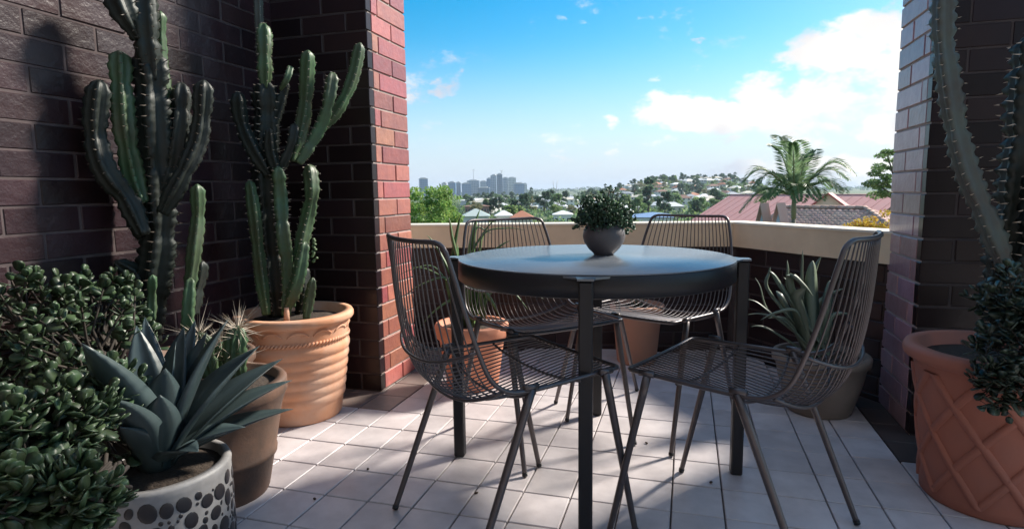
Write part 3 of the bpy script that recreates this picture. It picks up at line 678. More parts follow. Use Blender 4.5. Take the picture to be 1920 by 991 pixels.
lv = [((850, 450), (842, 408), 18, -.02), ((848, 500), (866, 398), 12, .05), ((880, 470), (900, 392), 12, .12), ((905, 440), (985, 432), 12, -.05), ((910, 480), (1000, 492), 16, -.05), ((925, 520), (990, 580), 16, -.08), ((860, 540), (775, 500), 14, .0), ((835, 520), (752, 560), 13, -.05), ((870, 500), (935, 405), 12, .1),
      ((900, 500), (958, 450), 18, .05), ((850, 560), (790, 610), 14, -.1), ((880, 540), (895, 470), 24, -.08), ((860, 520), (858, 455), 24, .02), ((930, 500), (970, 520), 20, .1), ((840, 500), (800, 440), 14, .1), ((905, 540), (940, 600), 16, -.12), ((890, 430), (925, 440), 10, .15), ((815, 500), (742, 520), 8, -.02), ((845, 520), (870, 560), 26, -.12), ((930, 540), (1020, 560), 12, .02)]
for i, (pk, tp, w, off) in enumerate(lv):
    g = MB(); b = Vector((LB.x+rnd.gauss(0, .03), LB.y+rnd.gauss(0, .03), .305)); arch_leaf(g, b, pt(LB, *pk, off*.6), pt(LB, *tp, off), px2m(LB, w)); part('leaf', g, STRAP, T6)

# ---- tall pale pot at the back
MC = Vector((-.262, 3.41, 0))
T7 = thing('potted_plant', MC, 'small wispy plant in a plain tapered terracotta pot below the parapet', 'potted plant')
g = MB(); pot_body(g, MC, [(0, 0), (.105, 0), (.11, .008), (.135, .27), (.15, .28), (.152, .33), (.148, .335)], .018); part('pot', g, TERRAP, T7); soil(T7, MC, .13, .315)
for i in range(11):
    a = i*2.4; d = Vector((math.cos(a), math.sin(a), 0)); g = MB(); arch_leaf(g, MC+d*.02+Vector((0, 0, .31)), MC+d*.07+Vector((0, 0, .43+.02*(i % 3))), MC+d*(.14+.02*(i % 2))+Vector((0, 0, .40+.03*(i % 3))), .012); part('leaf', g, ALOE, T7)

# ---- grey aloe at the back right
RC = Vector((.575, 2.83, 0))
T8 = thing('potted_aloe', RC, 'grey green aloe with long curling leaves in a wide sandstone coloured pot', 'potted aloe')
g = MB(); pot_body(g, RC, [(0, 0), (.125, 0), (.132, .008), (.168, .14), (.182, .215), (.196, .222), (.198, .248), (.192, .258)], .02); part('pot', g, GREYPOT, T8); soil(T8, RC, .175, .238)
al = [((1440, 540), (1445, 500), 16, -.1), ((1462, 530), (1443, 508), 22, -.1), ((1480, 540), (1476, 487), 22, .0), ((1505, 530), (1505, 468), 16, .05), ((1522, 530), (1524, 488), 28, .05), ((1450, 590), (1400, 560), 12, -.1), ((1470, 600), (1398, 590), 13, -.12), ((1440, 580), (1416, 520), 12, .0), ((1490, 580), (1425, 600), 16, -.15),
      ((1440, 615), (1408, 612), 12, -.12), ((1480, 515), (1525, 556), 14, -.1), ((1550, 560), (1556, 525), 26, .05), ((1500, 560), (1470, 520), 24, -.05), ((1495, 560), (1512, 540), 26, -.1), ((1530, 570), (1585, 540), 20, .1), ((1510, 560), (1540, 480), 18, .12), ((1470, 560), (1455, 545), 24, .08), ((1480, 600), (1440, 596), 20, -.06), ((1560, 590), (1600, 590), 20, .0)]
for i, (pk, tp, w, off) in enumerate(al):
    g = MB(); b = Vector((RC.x-.02+rnd.gauss(0, .025), RC.y+rnd.gauss(0, .025), .245)); arch_leaf(g, b, pt(RC, *pk, off*.7), pt(RC, *tp, off), px2m(RC, w)*.95); part('leaf', g, ALOE, T8)

# ---- lattice terracotta pot at the right with a grey euphorbia
XC = Vector((.93, 2.13, 0)); RB = .182; RT = .252; XH = .48
T9 = thing('potted_cactus', XC, 'large lattice patterned terracotta pot with grey scalloped cactus at the right edge', 'potted cactus')
def lat_r(z): return RB+(RT-.03-RB)*(z/.43)**1.25
prof = [(0, 0), (RB-.006, 0)]+[(lat_r(z), z) for z in np.linspace(.006, .43, 18)]+[(RT-.024, .436), (RT-.004, .444), (RT, .454), (RT, .468), (RT-.006, XH)]
g = MB(); pot_body(g, XC, prof, .034, 64); PX9 = part('pot', g, TERRAR, T9); soil(T9, XC, RT-.05, .445)
for sgn in (1, -1):
    for k in range(9):
        g = MB(); a0 = 2*math.pi*k/9; V = []
        for i in range(15):
            z = .03+.38*i/14; a = a0+sgn*1.35*i/14; r = lat_r(z); da = .072
            for (q, e) in ((-da, .0), (-da*.75, .008), (da*.75, .008), (da, .0)): V.append((XC.x+(r+e-.001)*math.cos(a+q), XC.y+(r+e-.001)*math.sin(a+q), z+(.0012 if sgn > 0 else 0)))
        Fs = [(i*4+j, i*4+j+1, (i+1)*4+j+1, (i+1)*4+j) for i in range(14) for j in range(3)]; g.smooth = True; g.add(V, Fs); part('lattice_strip', g, TERRAR, PX9)
S9 = [([(1868, 640), (1882, 520), (1905, 400), (1925, 250), (1940, 60)], 56, .05, CACTUSD, 5), ([(1885, 500), (1852, 415), (1818, 335), (1794, 250), (1778, 150), (1768, 60), (1772, -60)], 31, -.03, CACTUSG, 4), ([(1905, 620), (1940, 480), (1960, 300)], 50, .0, CACTUSD, 5)]
for i, (pts, w, off, m, rb) in enumerate(S9):
    mb, sp = cactus_stem([pt(XC, x, y, off) for x, y in pts], px2m(XC, w)/2/1.1, rb, wob=.16, period=.04, seed=95+i); b = part('stem', mb, m, T9); part('spines', sp, SPINE, b, 'stuff')
T10 = thing('trailing_succulent', XC+Vector((.12, -.17, .45)), 'dark small leaved succulent trailing over the lattice pot rim', 'plant')
q0 = pt(XC, 1885, 560, -.20)
SL = LEAFM.copy(); SL.materials[0] = mat('trailing_leaf', (.032, .05, .034), .32, var=.4)
succulent_bush(T10, [(pt(XC, 1890, 560, -.2), (.09, .08, .10)), (pt(XC, 1905, 650, -.25), (.11, .08, .09)), (pt(XC, 1885, 725, -.29), (.10, .05, .07)), (pt(XC, 1925, 600, -.2), (.08, .08, .09))], 115, SL, SMALLLEAF, .026, .040, 280, .0014, XC+Vector((.10, -.14, .45)), 8)

# ------------------------------------------------------------------ bowl on the table
VC = Vector((-.333, 2.04, TH)); vx = onfloor(1130, 478, TH); VC = Vector((vx.x, vx.y+.03, TH))
T11 = thing('bowl_plant', VC, 'round grey clay bowl with a leafy green plant on the table', 'potted plant')
g = MB(); pr_ = [(0, 0), (.034, 0), (.037, .004), (.055, .022), (.070, .045), (.0745, .066), (.070, .088), (.056, .105), (.050, .108), (.046, .104), (.046, .09)]
g.lathe(pr_, 48, VC); part('bowl', g, VASE, T11); soil(T11, VC, .047, .098)
rng = np.random.default_rng(4); n = 150; cl_ = []
tw = MB(); base = np.array(VC)+[0, 0, .1]; mass = MB(); mass.smooth = True; rg = random.Random(2)
for k in range(120):
    d = Vector((rg.gauss(0, 1), rg.gauss(0, 1), abs(rg.gauss(.35, .6)))).normalized(); rr = rg.uniform(.5, 1.0)
    p = Vector(base)+Vector((d.x*.102, d.y*.09, d.z*.112-.012))*rr+Vector((.0, 0, .01)); tw.tube([Vector(base)+Vector((d.x, d.y, 0))*.02, Vector(base).lerp(p, .6)+Vector((0, 0, .01)), p], .0012, 4, False)
    for j in range(13):
        dd = (d*.6+Vector((rg.gauss(0, 1), rg.gauss(0, 1), rg.gauss(.3, 1)))*.7).normalized(); s = rg.uniform(.009, .017)
        q, s = leaf_matrix(p, dd, s, rg.uniform(-2, 2)); o = p+Vector((rg.gauss(0, .012), rg.gauss(0, .012), rg.gauss(0, .012)))
        mass.add([o+q @ Vector((v[0]*s, v[1]*s*.8, v[2]*s)) for v in LV], LF)
for (x, y) in ((1143, 352), (1152, 355), (1160, 362), (1095, 372), (1185, 385)):
    p = pt(VC, x, y, 0); tw.tube([Vector(base), Vector(base).lerp(p, .6), p], .0014, 4)
    for j in range(7):
        dd = Vector((rg.gauss(0, 1), rg.gauss(0, 1), rg.gauss(1, .5))).normalized(); q, s = leaf_matrix(p, dd, .012); o = p+Vector((rg.gauss(0, .004), rg.gauss(0, .004), -.004*j)); mass.add([o+q @ Vector((v[0]*s, v[1]*s*.7, v[2]*s)) for v in LV], LF)
part('twigs', tw, TWIG, T11); part('foliage', mass, TABLELEAF, T11, 'stuff')

# ================================================================== the view beyond the parapet
GZ = -12.0
GRASS = mat('suburb_ground', (.07, .12, .04), .9, noise=(.02, .8, 6), col2=(.11, .12, .06))
LEAFG = mat('bright_green_leaf', (.16, .29, .045), .55, var=.45, hue=.03, island=True, leafy=.45)
LEAFD = [mat('tree_leaf_a', (.11, .20, .06), .6, var=.5, hue=.02, island=True, leafy=.45), mat('tree_leaf_b', (.16, .25, .065), .6, var=.5, hue=.02, island=True, leafy=.45), mat('tree_leaf_c', (.060, .12, .065), .6, var=.5, hue=.02, island=True, leafy=.45), mat('tree_leaf_d', (.16, .165, .07), .6, var=.5, hue=.02, island=True, leafy=.45)]
BARK = mat('bark', (.10, .075, .055), .9, noise=(3, .6))
ROOFS = [mat('white_metal_roof', (.72, .72, .72), .5), mat('grey_metal_roof', (.36, .38, .40), .5), mat('terracotta_roof', (.38, .15, .085), .8), mat('brown_tile_roof', (.22, .12, .09), .8), mat('cream_metal_roof', (.62, .56, .46), .6)]
WALLS = [mat('cream_wall', (.62, .57, .48), .8), mat('pale_grey_wall', (.52, .53, .54), .8), mat('brick_wall_far', (.30, .17, .13), .85)]
def bump2(x, y, cx, cy, sx, sy, rot=0):
    dx, dy = x-cx, y-cy; c, s = math.cos(rot), math.sin(rot); u, v = dx*c+dy*s, -dx*s+dy*c
    return math.exp(-(u/sx)**2-(v/sy)**2)
HILLS = []
def addhill(px_, dist, topy, sx, sy):                 # crest seen at pixel column px_, row topy
    p = at(px_, topy, dist); a = -math.atan2(p.x, p.y); HILLS.append((p.x, p.y, sx, sy, a, p.z-GZ))
addhill(1300, 950, 351, 85, 190); addhill(1385, 1010, 356, 70, 200); addhill(1215, 930, 357, 60, 170); addhill(1150, 1250, 360, 70, 220); addhill(1480, 1100, 358, 120, 200)
for (x, d, y, sx) in ((760, 5200, 361, 500), (980, 4300, 357, 330), (1060, 3600, 356.5, 260), (1130, 3300, 356, 220), (1700, 3800, 352, 500), (600, 5000, 364, 500), (300, 5200, 366, 700), (1950, 4000, 346, 600)): addhill(x, d, y, sx, 420)
def gz(x, y):
    h = 0
    for (cx, cy, sx, sy, a, hh) in HILLS: h = max(h, hh*bump2(x, y, cx, cy, sx, sy, a)) if False else h+hh*bump2(x, y, cx, cy, sx, sy, a)*.92
    d = math.hypot(x, y)
    return GZ+h+min(1, d/400)*.8*math.sin(x*.013)*math.cos(y*.011)
tb = MB(); tb.smooth = True; NA = 240; rings = [0]+[6*1.105**k for k in range(76)]
rings = [r for r in rings if r < 9000]+[9500]
V = [(0, 0, GZ)]
for r in rings[1:]:
    for j in range(NA): a = 2*math.pi*j/NA; x, y = r*math.sin(a), r*math.cos(a); V.append((x, y, gz(x, y)))
Fs = [(0, 1+(j+1) % NA, 1+j) for j in range(NA)]
for i in range(len(rings)-2):
    for j in range(NA): Fs.append((1+i*NA+j, 1+i*NA+(j+1) % NA, 1+(i+1)*NA+(j+1) % NA, 1+(i+1)*NA+j))
tb.add(V, Fs); structure('ground', tb, GRASS)

def crown_mesh(name, clumps, per, leaf, m, seed, asp=.6):
    """clumps: (centre, radii); leaves lie on the outer shell of every clump"""
    rng = np.random.default_rng(seed); Cs, As, Bs = [], [], []
    for (c, r) in clumps:
        n = per; d = rng.normal(size=(n, 3)); d /= np.linalg.norm(d, axis=1, keepdims=True); rr = rng.uniform(.55, 1.08, size=(n, 1))
        C = np.array(c)+d*rr*np.array(r); A, B = rand_frames(rng, n, leaf, asp, d, .25); Cs.append(C); As.append(A); Bs.append(B)
    return quads(name, np.vstack(Cs), np.vstack(As), np.vstack(Bs), m, fold=.25)
def clumpset(seed, h, w, n, z0=.35, flat=1.0):
    rg = random.Random(seed); out = []
    for k in range(n):
        a = rg.uniform(0, 6.28); q = rg.uniform(0, 1)**.6; z = rg.uniform(z0, 1); lim = w*math.sqrt(max(.08, 1-((z-.62)/.42)**2)) if z > .62 else w*(.75+.25*(z-z0)/(.62-z0+1e-6))
        r = rg.uniform(.2, .34)*w; out.append(((q*lim*math.cos(a)*.8, q*lim*math.sin(a)*.8, z*h-r*.4), (r, r, r*flat*.8)))
    return out
def trunk_mb(h, r, c=(0, 0, 0), limbs=4, spread=.4, seed=1):
    g = MB(); rg = random.Random(seed); c = Vector(c); g.tube([c, c+Vector((.02*h, 0, h*.3)), c+Vector((0, .02*h, h*.62))], [r, r*.8, r*.5], 8)
    for k in range(limbs):
        a = 6.28*k/limbs+rg.uniform(-.4, .4); d = Vector((math.cos(a), math.sin(a), 0))*spread*h
        g.tube([c+Vector((0, 0, h*.38)), c+d*.5+Vector((0, 0, h*.58)), c+d+Vector((0, 0, h*.8))], [r*.5, r*.35, r*.12], 6)
    return g

# ---- far trees: four kinds, one mesh pair each, every tree an object with trunk and crown
def tree_proto(seed, m, h, w, n, per, leaf, limbs=3):
    return (trunk_mb(h*.9, .035*h, limbs=limbs, spread=w/h*.6, seed=seed).mesh('trunk', BARK), crown_mesh('crown', clumpset(seed, h, w, n), per, leaf, m, seed))
KINDS = [('broad_tree', 'mid green broad crowned tree', tree_proto(21, LEAFD[0], 9, 4.6, 16, 60, .55)), ('broad_tree', 'yellow green rounded tree', tree_proto(22, LEAFD[1], 8, 4.2, 14, 60, .55)),
         ('dark_tree', 'dark blue green dense tree', tree_proto(23, LEAFD[2], 12, 4.4, 18, 60, .6)), ('dry_tree', 'olive brown open tree', tree_proto(24, LEAFD[3], 8, 4.4, 12, 50, .5)),
         ('pine_tree', 'tall narrow dark pine', tree_proto(25, LEAFD[2], 16, 2.8, 20, 55, .6))]
def where(x, y):
    d = math.hypot(x, y); a = math.atan2(x, y); k = [azel(q, 380)[0] for q in (960, 1070, 1180, 1270, 1350)]
    col = ['at the left end of the valley', 'left of the table plant', 'behind the table plant', 'right of the table plant', 'below the middle of the hill', 'towards the pink roof'][sum(a > q for q in k)]
    if d > 880: col = col.replace('below the middle', 'above the middle'); return 'high up '+col if a > k[1] else 'far off '+col
    return ('midway off ' if d > 560 else 'beyond near roofs ')+col
def far_tree(k, x, y, s, label=None, group='trees between the distant houses'):
    nm, lab, (tm_, cm_) = KINDS[k]; o = thing(nm, (x, y, gz(x, y)-.2), lab+' '+where(x, y), 'tree', group, rnd.uniform(0, 6.28)); o.scale = (s*rnd.uniform(.85, 1.2), s*rnd.uniform(.85, 1.2), s)
    link('trunk', tm_, o); link('crown', cm_, o); return o

# ---- far houses: four plans; walls, hipped roof, windows, copied with their parts
def hip_roof(L, Wd, z, h, over=.5, gable=False):
    g = MB(); a, b = L/2+over, Wd/2+over; r = max(.3, a-(0.001 if gable else b)); V = [(-a, -b, z), (a, -b, z), (a, b, z), (-a, b, z), (-r, 0, z+h), (r, 0, z+h), (-a, -b, z-.18), (a, -b, z-.18), (a, b, z-.18), (-a, b, z-.18)]
    g.add(V, [(0, 1, 5, 4), (1, 2, 5), (2, 3, 4, 5), (3, 0, 4), (6, 7, 1, 0), (7, 8, 2, 1), (8, 9, 3, 2), (9, 6, 0, 3), (9, 8, 7, 6)]); return g
def house_proto(L, Wd, H, h, wm, rm, gable=False):
    g = MB(); g.box((0, 0, H/2-1), (L, Wd, H+2)); ws = []
    for (u, side) in [(-.3, -1), (.02, -1), (.32, -1)]:
        for lv in range(1 if H < 4 else 2):
            m = MB(); m.box((u*L, side*(Wd/2+.02), 1.7+lv*2.9), (1.5, .10, 1.3)); ws.append(m.mesh('window', WINDOW))
    return (g.mesh('wall', wm), hip_roof(L, Wd, H, h, gable=gable).mesh('roof', rm), ws)
HK = [('white roofed cream house', house_proto(13, 9, 3.4, 2.4, WALLS[0], ROOFS[0])), ('grey roofed pale house', house_proto(12, 10, 5.8, 2.4, WALLS[1], ROOFS[1])),
      ('terracotta roofed house', house_proto(12, 9, 3.4, 2.8, WALLW, ROOFS[2])), ('brown roofed white house', house_proto(14, 9, 5.6, 2.6, WALLW, ROOFS[3])), ('cream roofed white two storey house', house_proto(13, 10, 6, 2.0, WALLW, ROOFS[4]))]
def far_house(k, x, y, s=1, rz=None, label=None):
    lab, (w, r, ws) = HK[k]; o = thing('house', (x, y, gz(x, y)), lab+' '+where(x, y), 'house', 'houses on the far slopes', rz if rz is not None else math.atan2(-x, y)+rnd.uniform(-.7, .7)); o.scale = (s, s, s)
    link('wall', w, o); link('roof', r, o)
    for m in ws: link('window', m, o)
    return o
spots = []
def free(x, y, r):
    for (a, b, c) in spots:
        if (a-x)**2+(b-y)**2 < (r+c)**2: return False
    spots.append((x, y, r)); return True
nh = 0
for it in range(1600):
    px_ = rnd.uniform(1120, 1420); d = rnd.uniform(620, 1130)
    if px_ < 1180 and rnd.random() < .4: continue
    p = at(px_, 360, d)
    if nh < 85 and free(p.x, p.y, 9.5): far_house(rnd.choices(range(5), [4, 2, 2, 2, 3])[0], p.x, p.y, rnd.uniform(.8, 1.15)); nh += 1
nt_ = 0
for it in range(3000):
    px_ = rnd.uniform(1100, 1430); d = rnd.uniform(600, 1150); p = at(px_, 360, d)
    if nt_ < 165 and free(p.x, p.y, 4.0): far_tree(rnd.choices(range(5), [4, 3, 4, 1.5, .5])[0], p.x, p.y, rnd.uniform(.75, 1.35)); nt_ += 1
for px_, d, s in ((1240, 985, 1.35), (1250, 990, 1.25), (1262, 1000, 1.2), (1276, 990, 1.2), (1290, 1000, 1.1), (1306, 1000, 1.3), (1320, 1010, 1.2), (1352, 1020, 1.35), (1342, 1015, 1.2), (1364, 1020, 1.3), (1376, 1030, 1.1), (1222, 960, 1.0), (1200, 940, .9), (1392, 1030, .8)):
    p = at(px_, 350, d); far_tree(2, p.x, p.y, s)
# valley floor: houses and trees between the hill and the parapet
nv = 0
for it in range(900):
    px_ = rnd.uniform(880, 1400); d = 300*(2.4**rnd.uniform(0, 1)) if rnd.random() < .6 else rnd.uniform(600, 1500); p = at(px_, 380, d)
    if nv < 46 and free(p.x, p.y, 12): far_house(rnd.choices(range(5), [5, 2, 1, 1, 3])[0], p.x, p.y, rnd.uniform(.8, 1.2)); nv += 1
nv = 0
for it in range(2500):
    px_ = rnd.uniform(870, 1400); d = 260*(6**rnd.uniform(0, 1)); p = at(px_, 380, d)
    if nv < 118 and free(p.x, p.y, 6): far_tree(rnd.choices(range(5), [4, 4, 3, 2, .6])[0], p.x, p.y, rnd.uniform(.7, 1.25)); nv += 1
for px_, d, k, s in ((958, 230, 1, .95), (972, 236, 1, .9), (1306, 300, 2, .75), (1240, 320, 1, .8), (1215, 330, 1, .75), (1180, 330, 1, .8), (1030, 420, 2, 1.25), (935, 330, 2, .9), (920, 330, 2, .8)):
    p = at(px_, 395, d); far_tree(k, p.x, p.y, s)

# scrub and garden greenery that nobody could count, and the wooded ridges on the horizon
rng = np.random.default_rng(31); CC, RR = [], []
for it in range(3500):
    px_ = rnd.uniform(740, 1430); d = 230*(6.5**rnd.uniform(0, 1)) if it < 1500 else rnd.uniform(580, 1200)
    if it >= 1500: px_ = rnd.uniform(1090, 1440)
    if it >= 2600: px_, d = rnd.uniform(500, 1400), rnd.uniform(45, 240)
    p = at(px_, 380, d); ok = all((a-p.x)**2+(b-p.y)**2 > (c*.75 if c > 7 else 0)**2 for (a, b, c) in spots)
    if ok: r = rnd.uniform(1.2, 3.2); CC.append((p.x, p.y, gz(p.x, p.y)+r*.35)); RR.append((r, r, r*.8))
for m_, sl_ in ((0, 0), (1, 1), (2, 2)):
    sel = list(zip(CC, RR))[sl_::3]; o = link('garden_greenery', crown_mesh('garden_greenery', sel, 26, .8, LEAFD[m_], 40+m_)); tag(o, kind='stuff')
sel = []
for it in range(1100):
    px_ = rnd.uniform(560, 1900); d = rnd.uniform(2900, 5200); p = at(px_, 358, d); z = gz(p.x, p.y); r = rnd.uniform(6, 15)
    sel.append(((p.x, p.y, z+r*.3), (r*1.6, r*1.6, r*.75)))
tag(link('far_woods', crown_mesh('far_woods', sel, 22, 5.5, LEAFD[2], 50)), kind='stuff')

# ---- single buildings of the middle distance
def bldg(name, x0, x1, ytop, dist, depth, label, wm, rm=None, rise=0, storeys=0, cols=0, zb=None):
    a, b = at(x0, ytop, dist), at(x1, ytop, dist); c = (a+b)/2; L = (b-a).length; z1 = c.z; rz = math.atan2(b.y-a.y, b.x-a.x); zb = gz(c.x, c.y)-1 if zb is None else zb
    n = Vector((-(b-a).y, (b-a).x, 0)).normalized(); c2 = c+n*depth/2
    t = thing(name, (c2.x, c2.y, zb), label, 'building'); g = MB(); zt = z1-rise; g.box((c2.x, c2.y, (zb+zt)/2), (L, depth, zt-zb), rz); part('wall', g, wm, t)
    if rm:
        q = hip_roof(L, depth, 0, rise, .6); g = MB(); cs, sn = math.cos(rz), math.sin(rz); g.add([(c2.x+v[0]*cs-v[1]*sn, c2.y+v[0]*sn+v[1]*cs, zt+.2+v[2]) for v in q.v], q.f); part('roof', g, rm, t)
    for s_ in range(storeys):
        for k in range(cols):
            u = (k+.5)/cols-.5; p = c+(b-a)*u-n*.02; g = MB(); g.box((p.x, p.y, zt-1.9-s_*3.1), (L/cols*.55, .12, 1.4), rz); part('window', g, WINDOW, t)
    return t
PINKB = mat('pinkish_brick_block', (.33, .19, .16), .85); BLUER = mat('blue_metal_roof', (.16, .25, .42), .5); PALEG = mat('pale_green_metal_roof', (.42, .48, .45), .45)
bldg('apartment_block', 872, 917, 383, 320, 14, 'long pinkish brown block with rows of windows left of the table plant', PINKB, ROOFS[3], 1.2, 2, 9)
bldg('warehouse', 993, 1062, 383.5, 420, 24, 'long low white roofed shed behind the back left chair', WALLW, ROOFS[0], 1.6)
bldg('warehouse', 863, 930, 372, 620, 30, 'wide white roofed shed below the city towers', WALLS[1], ROOFS[0], 2.0)
bldg('house', 958, 999, 397, 170, 9, 'house with an orange hipped roof just over the parapet', WALLS[0], ROOFS[2], 2.0)
bldg('house', 868, 916, 393, 190, 11, 'house with a pale green metal hipped roof over the parapet', WALLW, PALEG, 2.2)
bldg('house', 930, 958, 396, 200, 9, 'white gabled house between the pale green and orange roofs', WALLW, ROOFS[0], 1.6)
bldg('warehouse', 1186, 1262, 401, 210, 26, 'shed with a long blue metal roof right of the table plant', WALLW, BLUER, 1.3)
bldg('house', 1326, 1364, 391, 260, 12, 'white two storey house left of the pink roof', WALLW, ROOFS[4], 1.5, 2, 4)
bldg('house', 1038, 1072, 396, 230, 10, 'white house with a low roof left of the table plant', WALLW, ROOFS[0], 1.4, 1, 3)
bldg('house', 1320, 1352, 366, 560, 16, 'large cream house on the lower hillside', WALLS[0], ROOFS[4], 2.0, 2, 5)

# ---- city towers on the skyline
def tower_mat(name, a, b, sx, sz):
    m = bpy.data.materials.new(name); m.use_nodes = True; nt = m.node_tree; N = nt.nodes; L = nt.links; bs = N['Principled BSDF']; bs.inputs['Roughness'].default_value = .35
    tc = N.new('ShaderNodeTexCoord'); sp = N.new('ShaderNodeSeparateXYZ'); L.new(tc.outputs['Object'], sp.inputs[0]); ad = N.new('ShaderNodeMath'); ad.operation = 'ADD'; L.new(sp.outputs[0], ad.inputs[0]); L.new(sp.outputs[1], ad.inputs[1])
    cb = N.new('ShaderNodeCombineXYZ'); L.new(ad.outputs[0], cb.inputs[0]); L.new(sp.outputs[2], cb.inputs[1])
    bt = N.new('ShaderNodeTexBrick'); bt.offset = 0; L.new(cb.outputs[0], bt.inputs['Vector']); bt.inputs['Scale'].default_value = 1; bt.inputs['Brick Width'].default_value = sx; bt.inputs['Row Height'].default_value = sz; bt.inputs['Mortar Size'].default_value = sz*.16
    bt.inputs['Color1'].default_value = (*a, 1); bt.inputs['Color2'].default_value = (*[v*.75 for v in a], 1); bt.inputs['Mortar'].default_value = (*b, 1); L.new(bt.outputs[0], bs.inputs['Base Color']); return m
TG = [tower_mat('blue_glass_facade', (.03, .11, .24), (.08, .20, .36), 6, 7), tower_mat('grey_facade', (.08, .15, .24), (.26, .34, .42), 7, 7), tower_mat('pale_facade', (.22, .25, .28), (.62, .62, .60), 6, 7), tower_mat('dark_glass_facade', (.025, .08, .16), (.06, .14, .22), 8, 8)]
CONC = mat('concrete', (.50, .50, .49), .8)
TW = [(785, 802, 333, 2300, 0, 'lone blue glass tower above the green tree at far left'), (828, 838, 341.5, 2500, 2, 'narrow pale tower at the left end of the city skyline'), (840, 855, 340, 2400, 0, 'left of two matching blue office blocks in the skyline'), (855.5, 864, 340.5, 2480, 3, 'dark slim block between blue and grey offices in the skyline'),
      (864.5, 884, 342, 2350, 0, 'wide blue office block in the left half of the skyline'), (875, 900, 337, 2600, 1, 'grey tower block under the thin crane'), (896, 919, 350, 2250, 3, 'low dark glass building with white frame in front of the skyline'), (900, 913, 338.5, 2700, 1, 'grey stepped tower beside the crane tower'),
      (912, 922, 333, 2550, 0, 'blue tower left of the tallest pair'), (920, 932, 327, 2500, 1, 'second tallest grey blue tower of the skyline'), (931, 942, 325, 2420, 3, 'tallest dark glass tower of the skyline'), (942, 953, 332, 2600, 1, 'grey tower right of the tallest tower'),
      (952, 967, 332, 2500, 2, 'white sided tower right of the tallest pair'), (963, 982, 342, 2380, 0, 'blue glass block near the right end of the skyline'), (981, 988, 343, 2450, 2, 'pale slim block at the right end of the skyline')]
for (x0, x1, yt, d, k, lab) in TW:
    a, b = at(x0, yt, d), at(x1, yt, d); c = (a+b)/2; L = (b-a).length; rz = math.atan2(b.y-a.y, b.x-a.x)+rnd.uniform(-.25, .25); zb = gz(c.x, c.y)-2; dp = L*.8
    t = thing('city_tower', (c.x, c.y, zb), lab, 'tower'); g = MB(); hgt = c.z-zb; g.box((0, 0, (hgt-4)/2), (L*.9, dp, hgt-4)); o = link('tower_body', g.mesh('tower_body', TG[k]), t); o.rotation_euler = (0, 0, rz)
    g = MB(); g.box((0, 0, hgt-2), (L*.55, dp*.6, 5)); g.box((0, 0, hgt-4.0), (L*.93, dp*1.03, 1.6)); o = link('roof_plant', g.mesh('roof_plant', CONC), t); o.rotation_euler = (0, 0, rz)
for (x, y0, y1, d, lab) in ((888, 318, 337, 2590, 'thin construction crane on the grey tower'), (940, 319, 325, 2415, 'small mast crane on the tallest tower')):
    b = at(x, y1, d); t_ = at(x, y0, d); t = thing('tower_crane', (b.x, b.y, b.z-1), lab, 'crane'); g = MB(); g.tube([b, t_], [1.3, .9], 4); part('mast', g, CONC, t); g = MB(); r_ = _r; g.tube([t_-r_*6, t_-Vector((0, 0, 3))+r_*9], [.8, .5], 4); part('jib', g, CONC, t)
b = at(1041, 366, 1300); t = thing('radio_mast', (b.x, b.y, b.z), 'pale forked radio mast on the horizon left of the table plant', 'mast')
for q, nm in ((-4, 'left_arm'), (4, 'right_arm')):
    g = MB(); e = at(1041+q, 338, 1300); g.tube([b, b.lerp(e, .5)+_r*(.5 if q > 0 else -.5), e], [1.1, .7, .5], 5); part('arm', g, CONC, t)

# ---- big green tree beyond the parapet at left
p = at(800, 400, 60); zb = -9.0
t = thing('leafy_tree', (p.x, p.y, zb), 'bright green leafy tree beyond the parapet beside the red pillar', 'tree')
g = trunk_mb(9.5, .28, (p.x, p.y, zb), 6, .35, 5); part('trunk', g, BARK, t)
rg = random.Random(3); cl2 = []
for k in range(170):
    a, q = rg.uniform(0, 6.28), rg.uniform(0, 1)**.5; z = rg.uniform(-6.5, 1.15); lim = 4.4*math.sqrt(max(.05, 1-((z+2.2)/4.2)**2)); cl2.append(((q*lim*math.cos(a)-.6, q*lim*math.sin(a), z-zb), (rg.uniform(.5, .95),)*2+(rg.uniform(.35, .7),)))
link('crown', crown_mesh('crown', cl2, 130, .17, LEAFG, 3, .5), t)

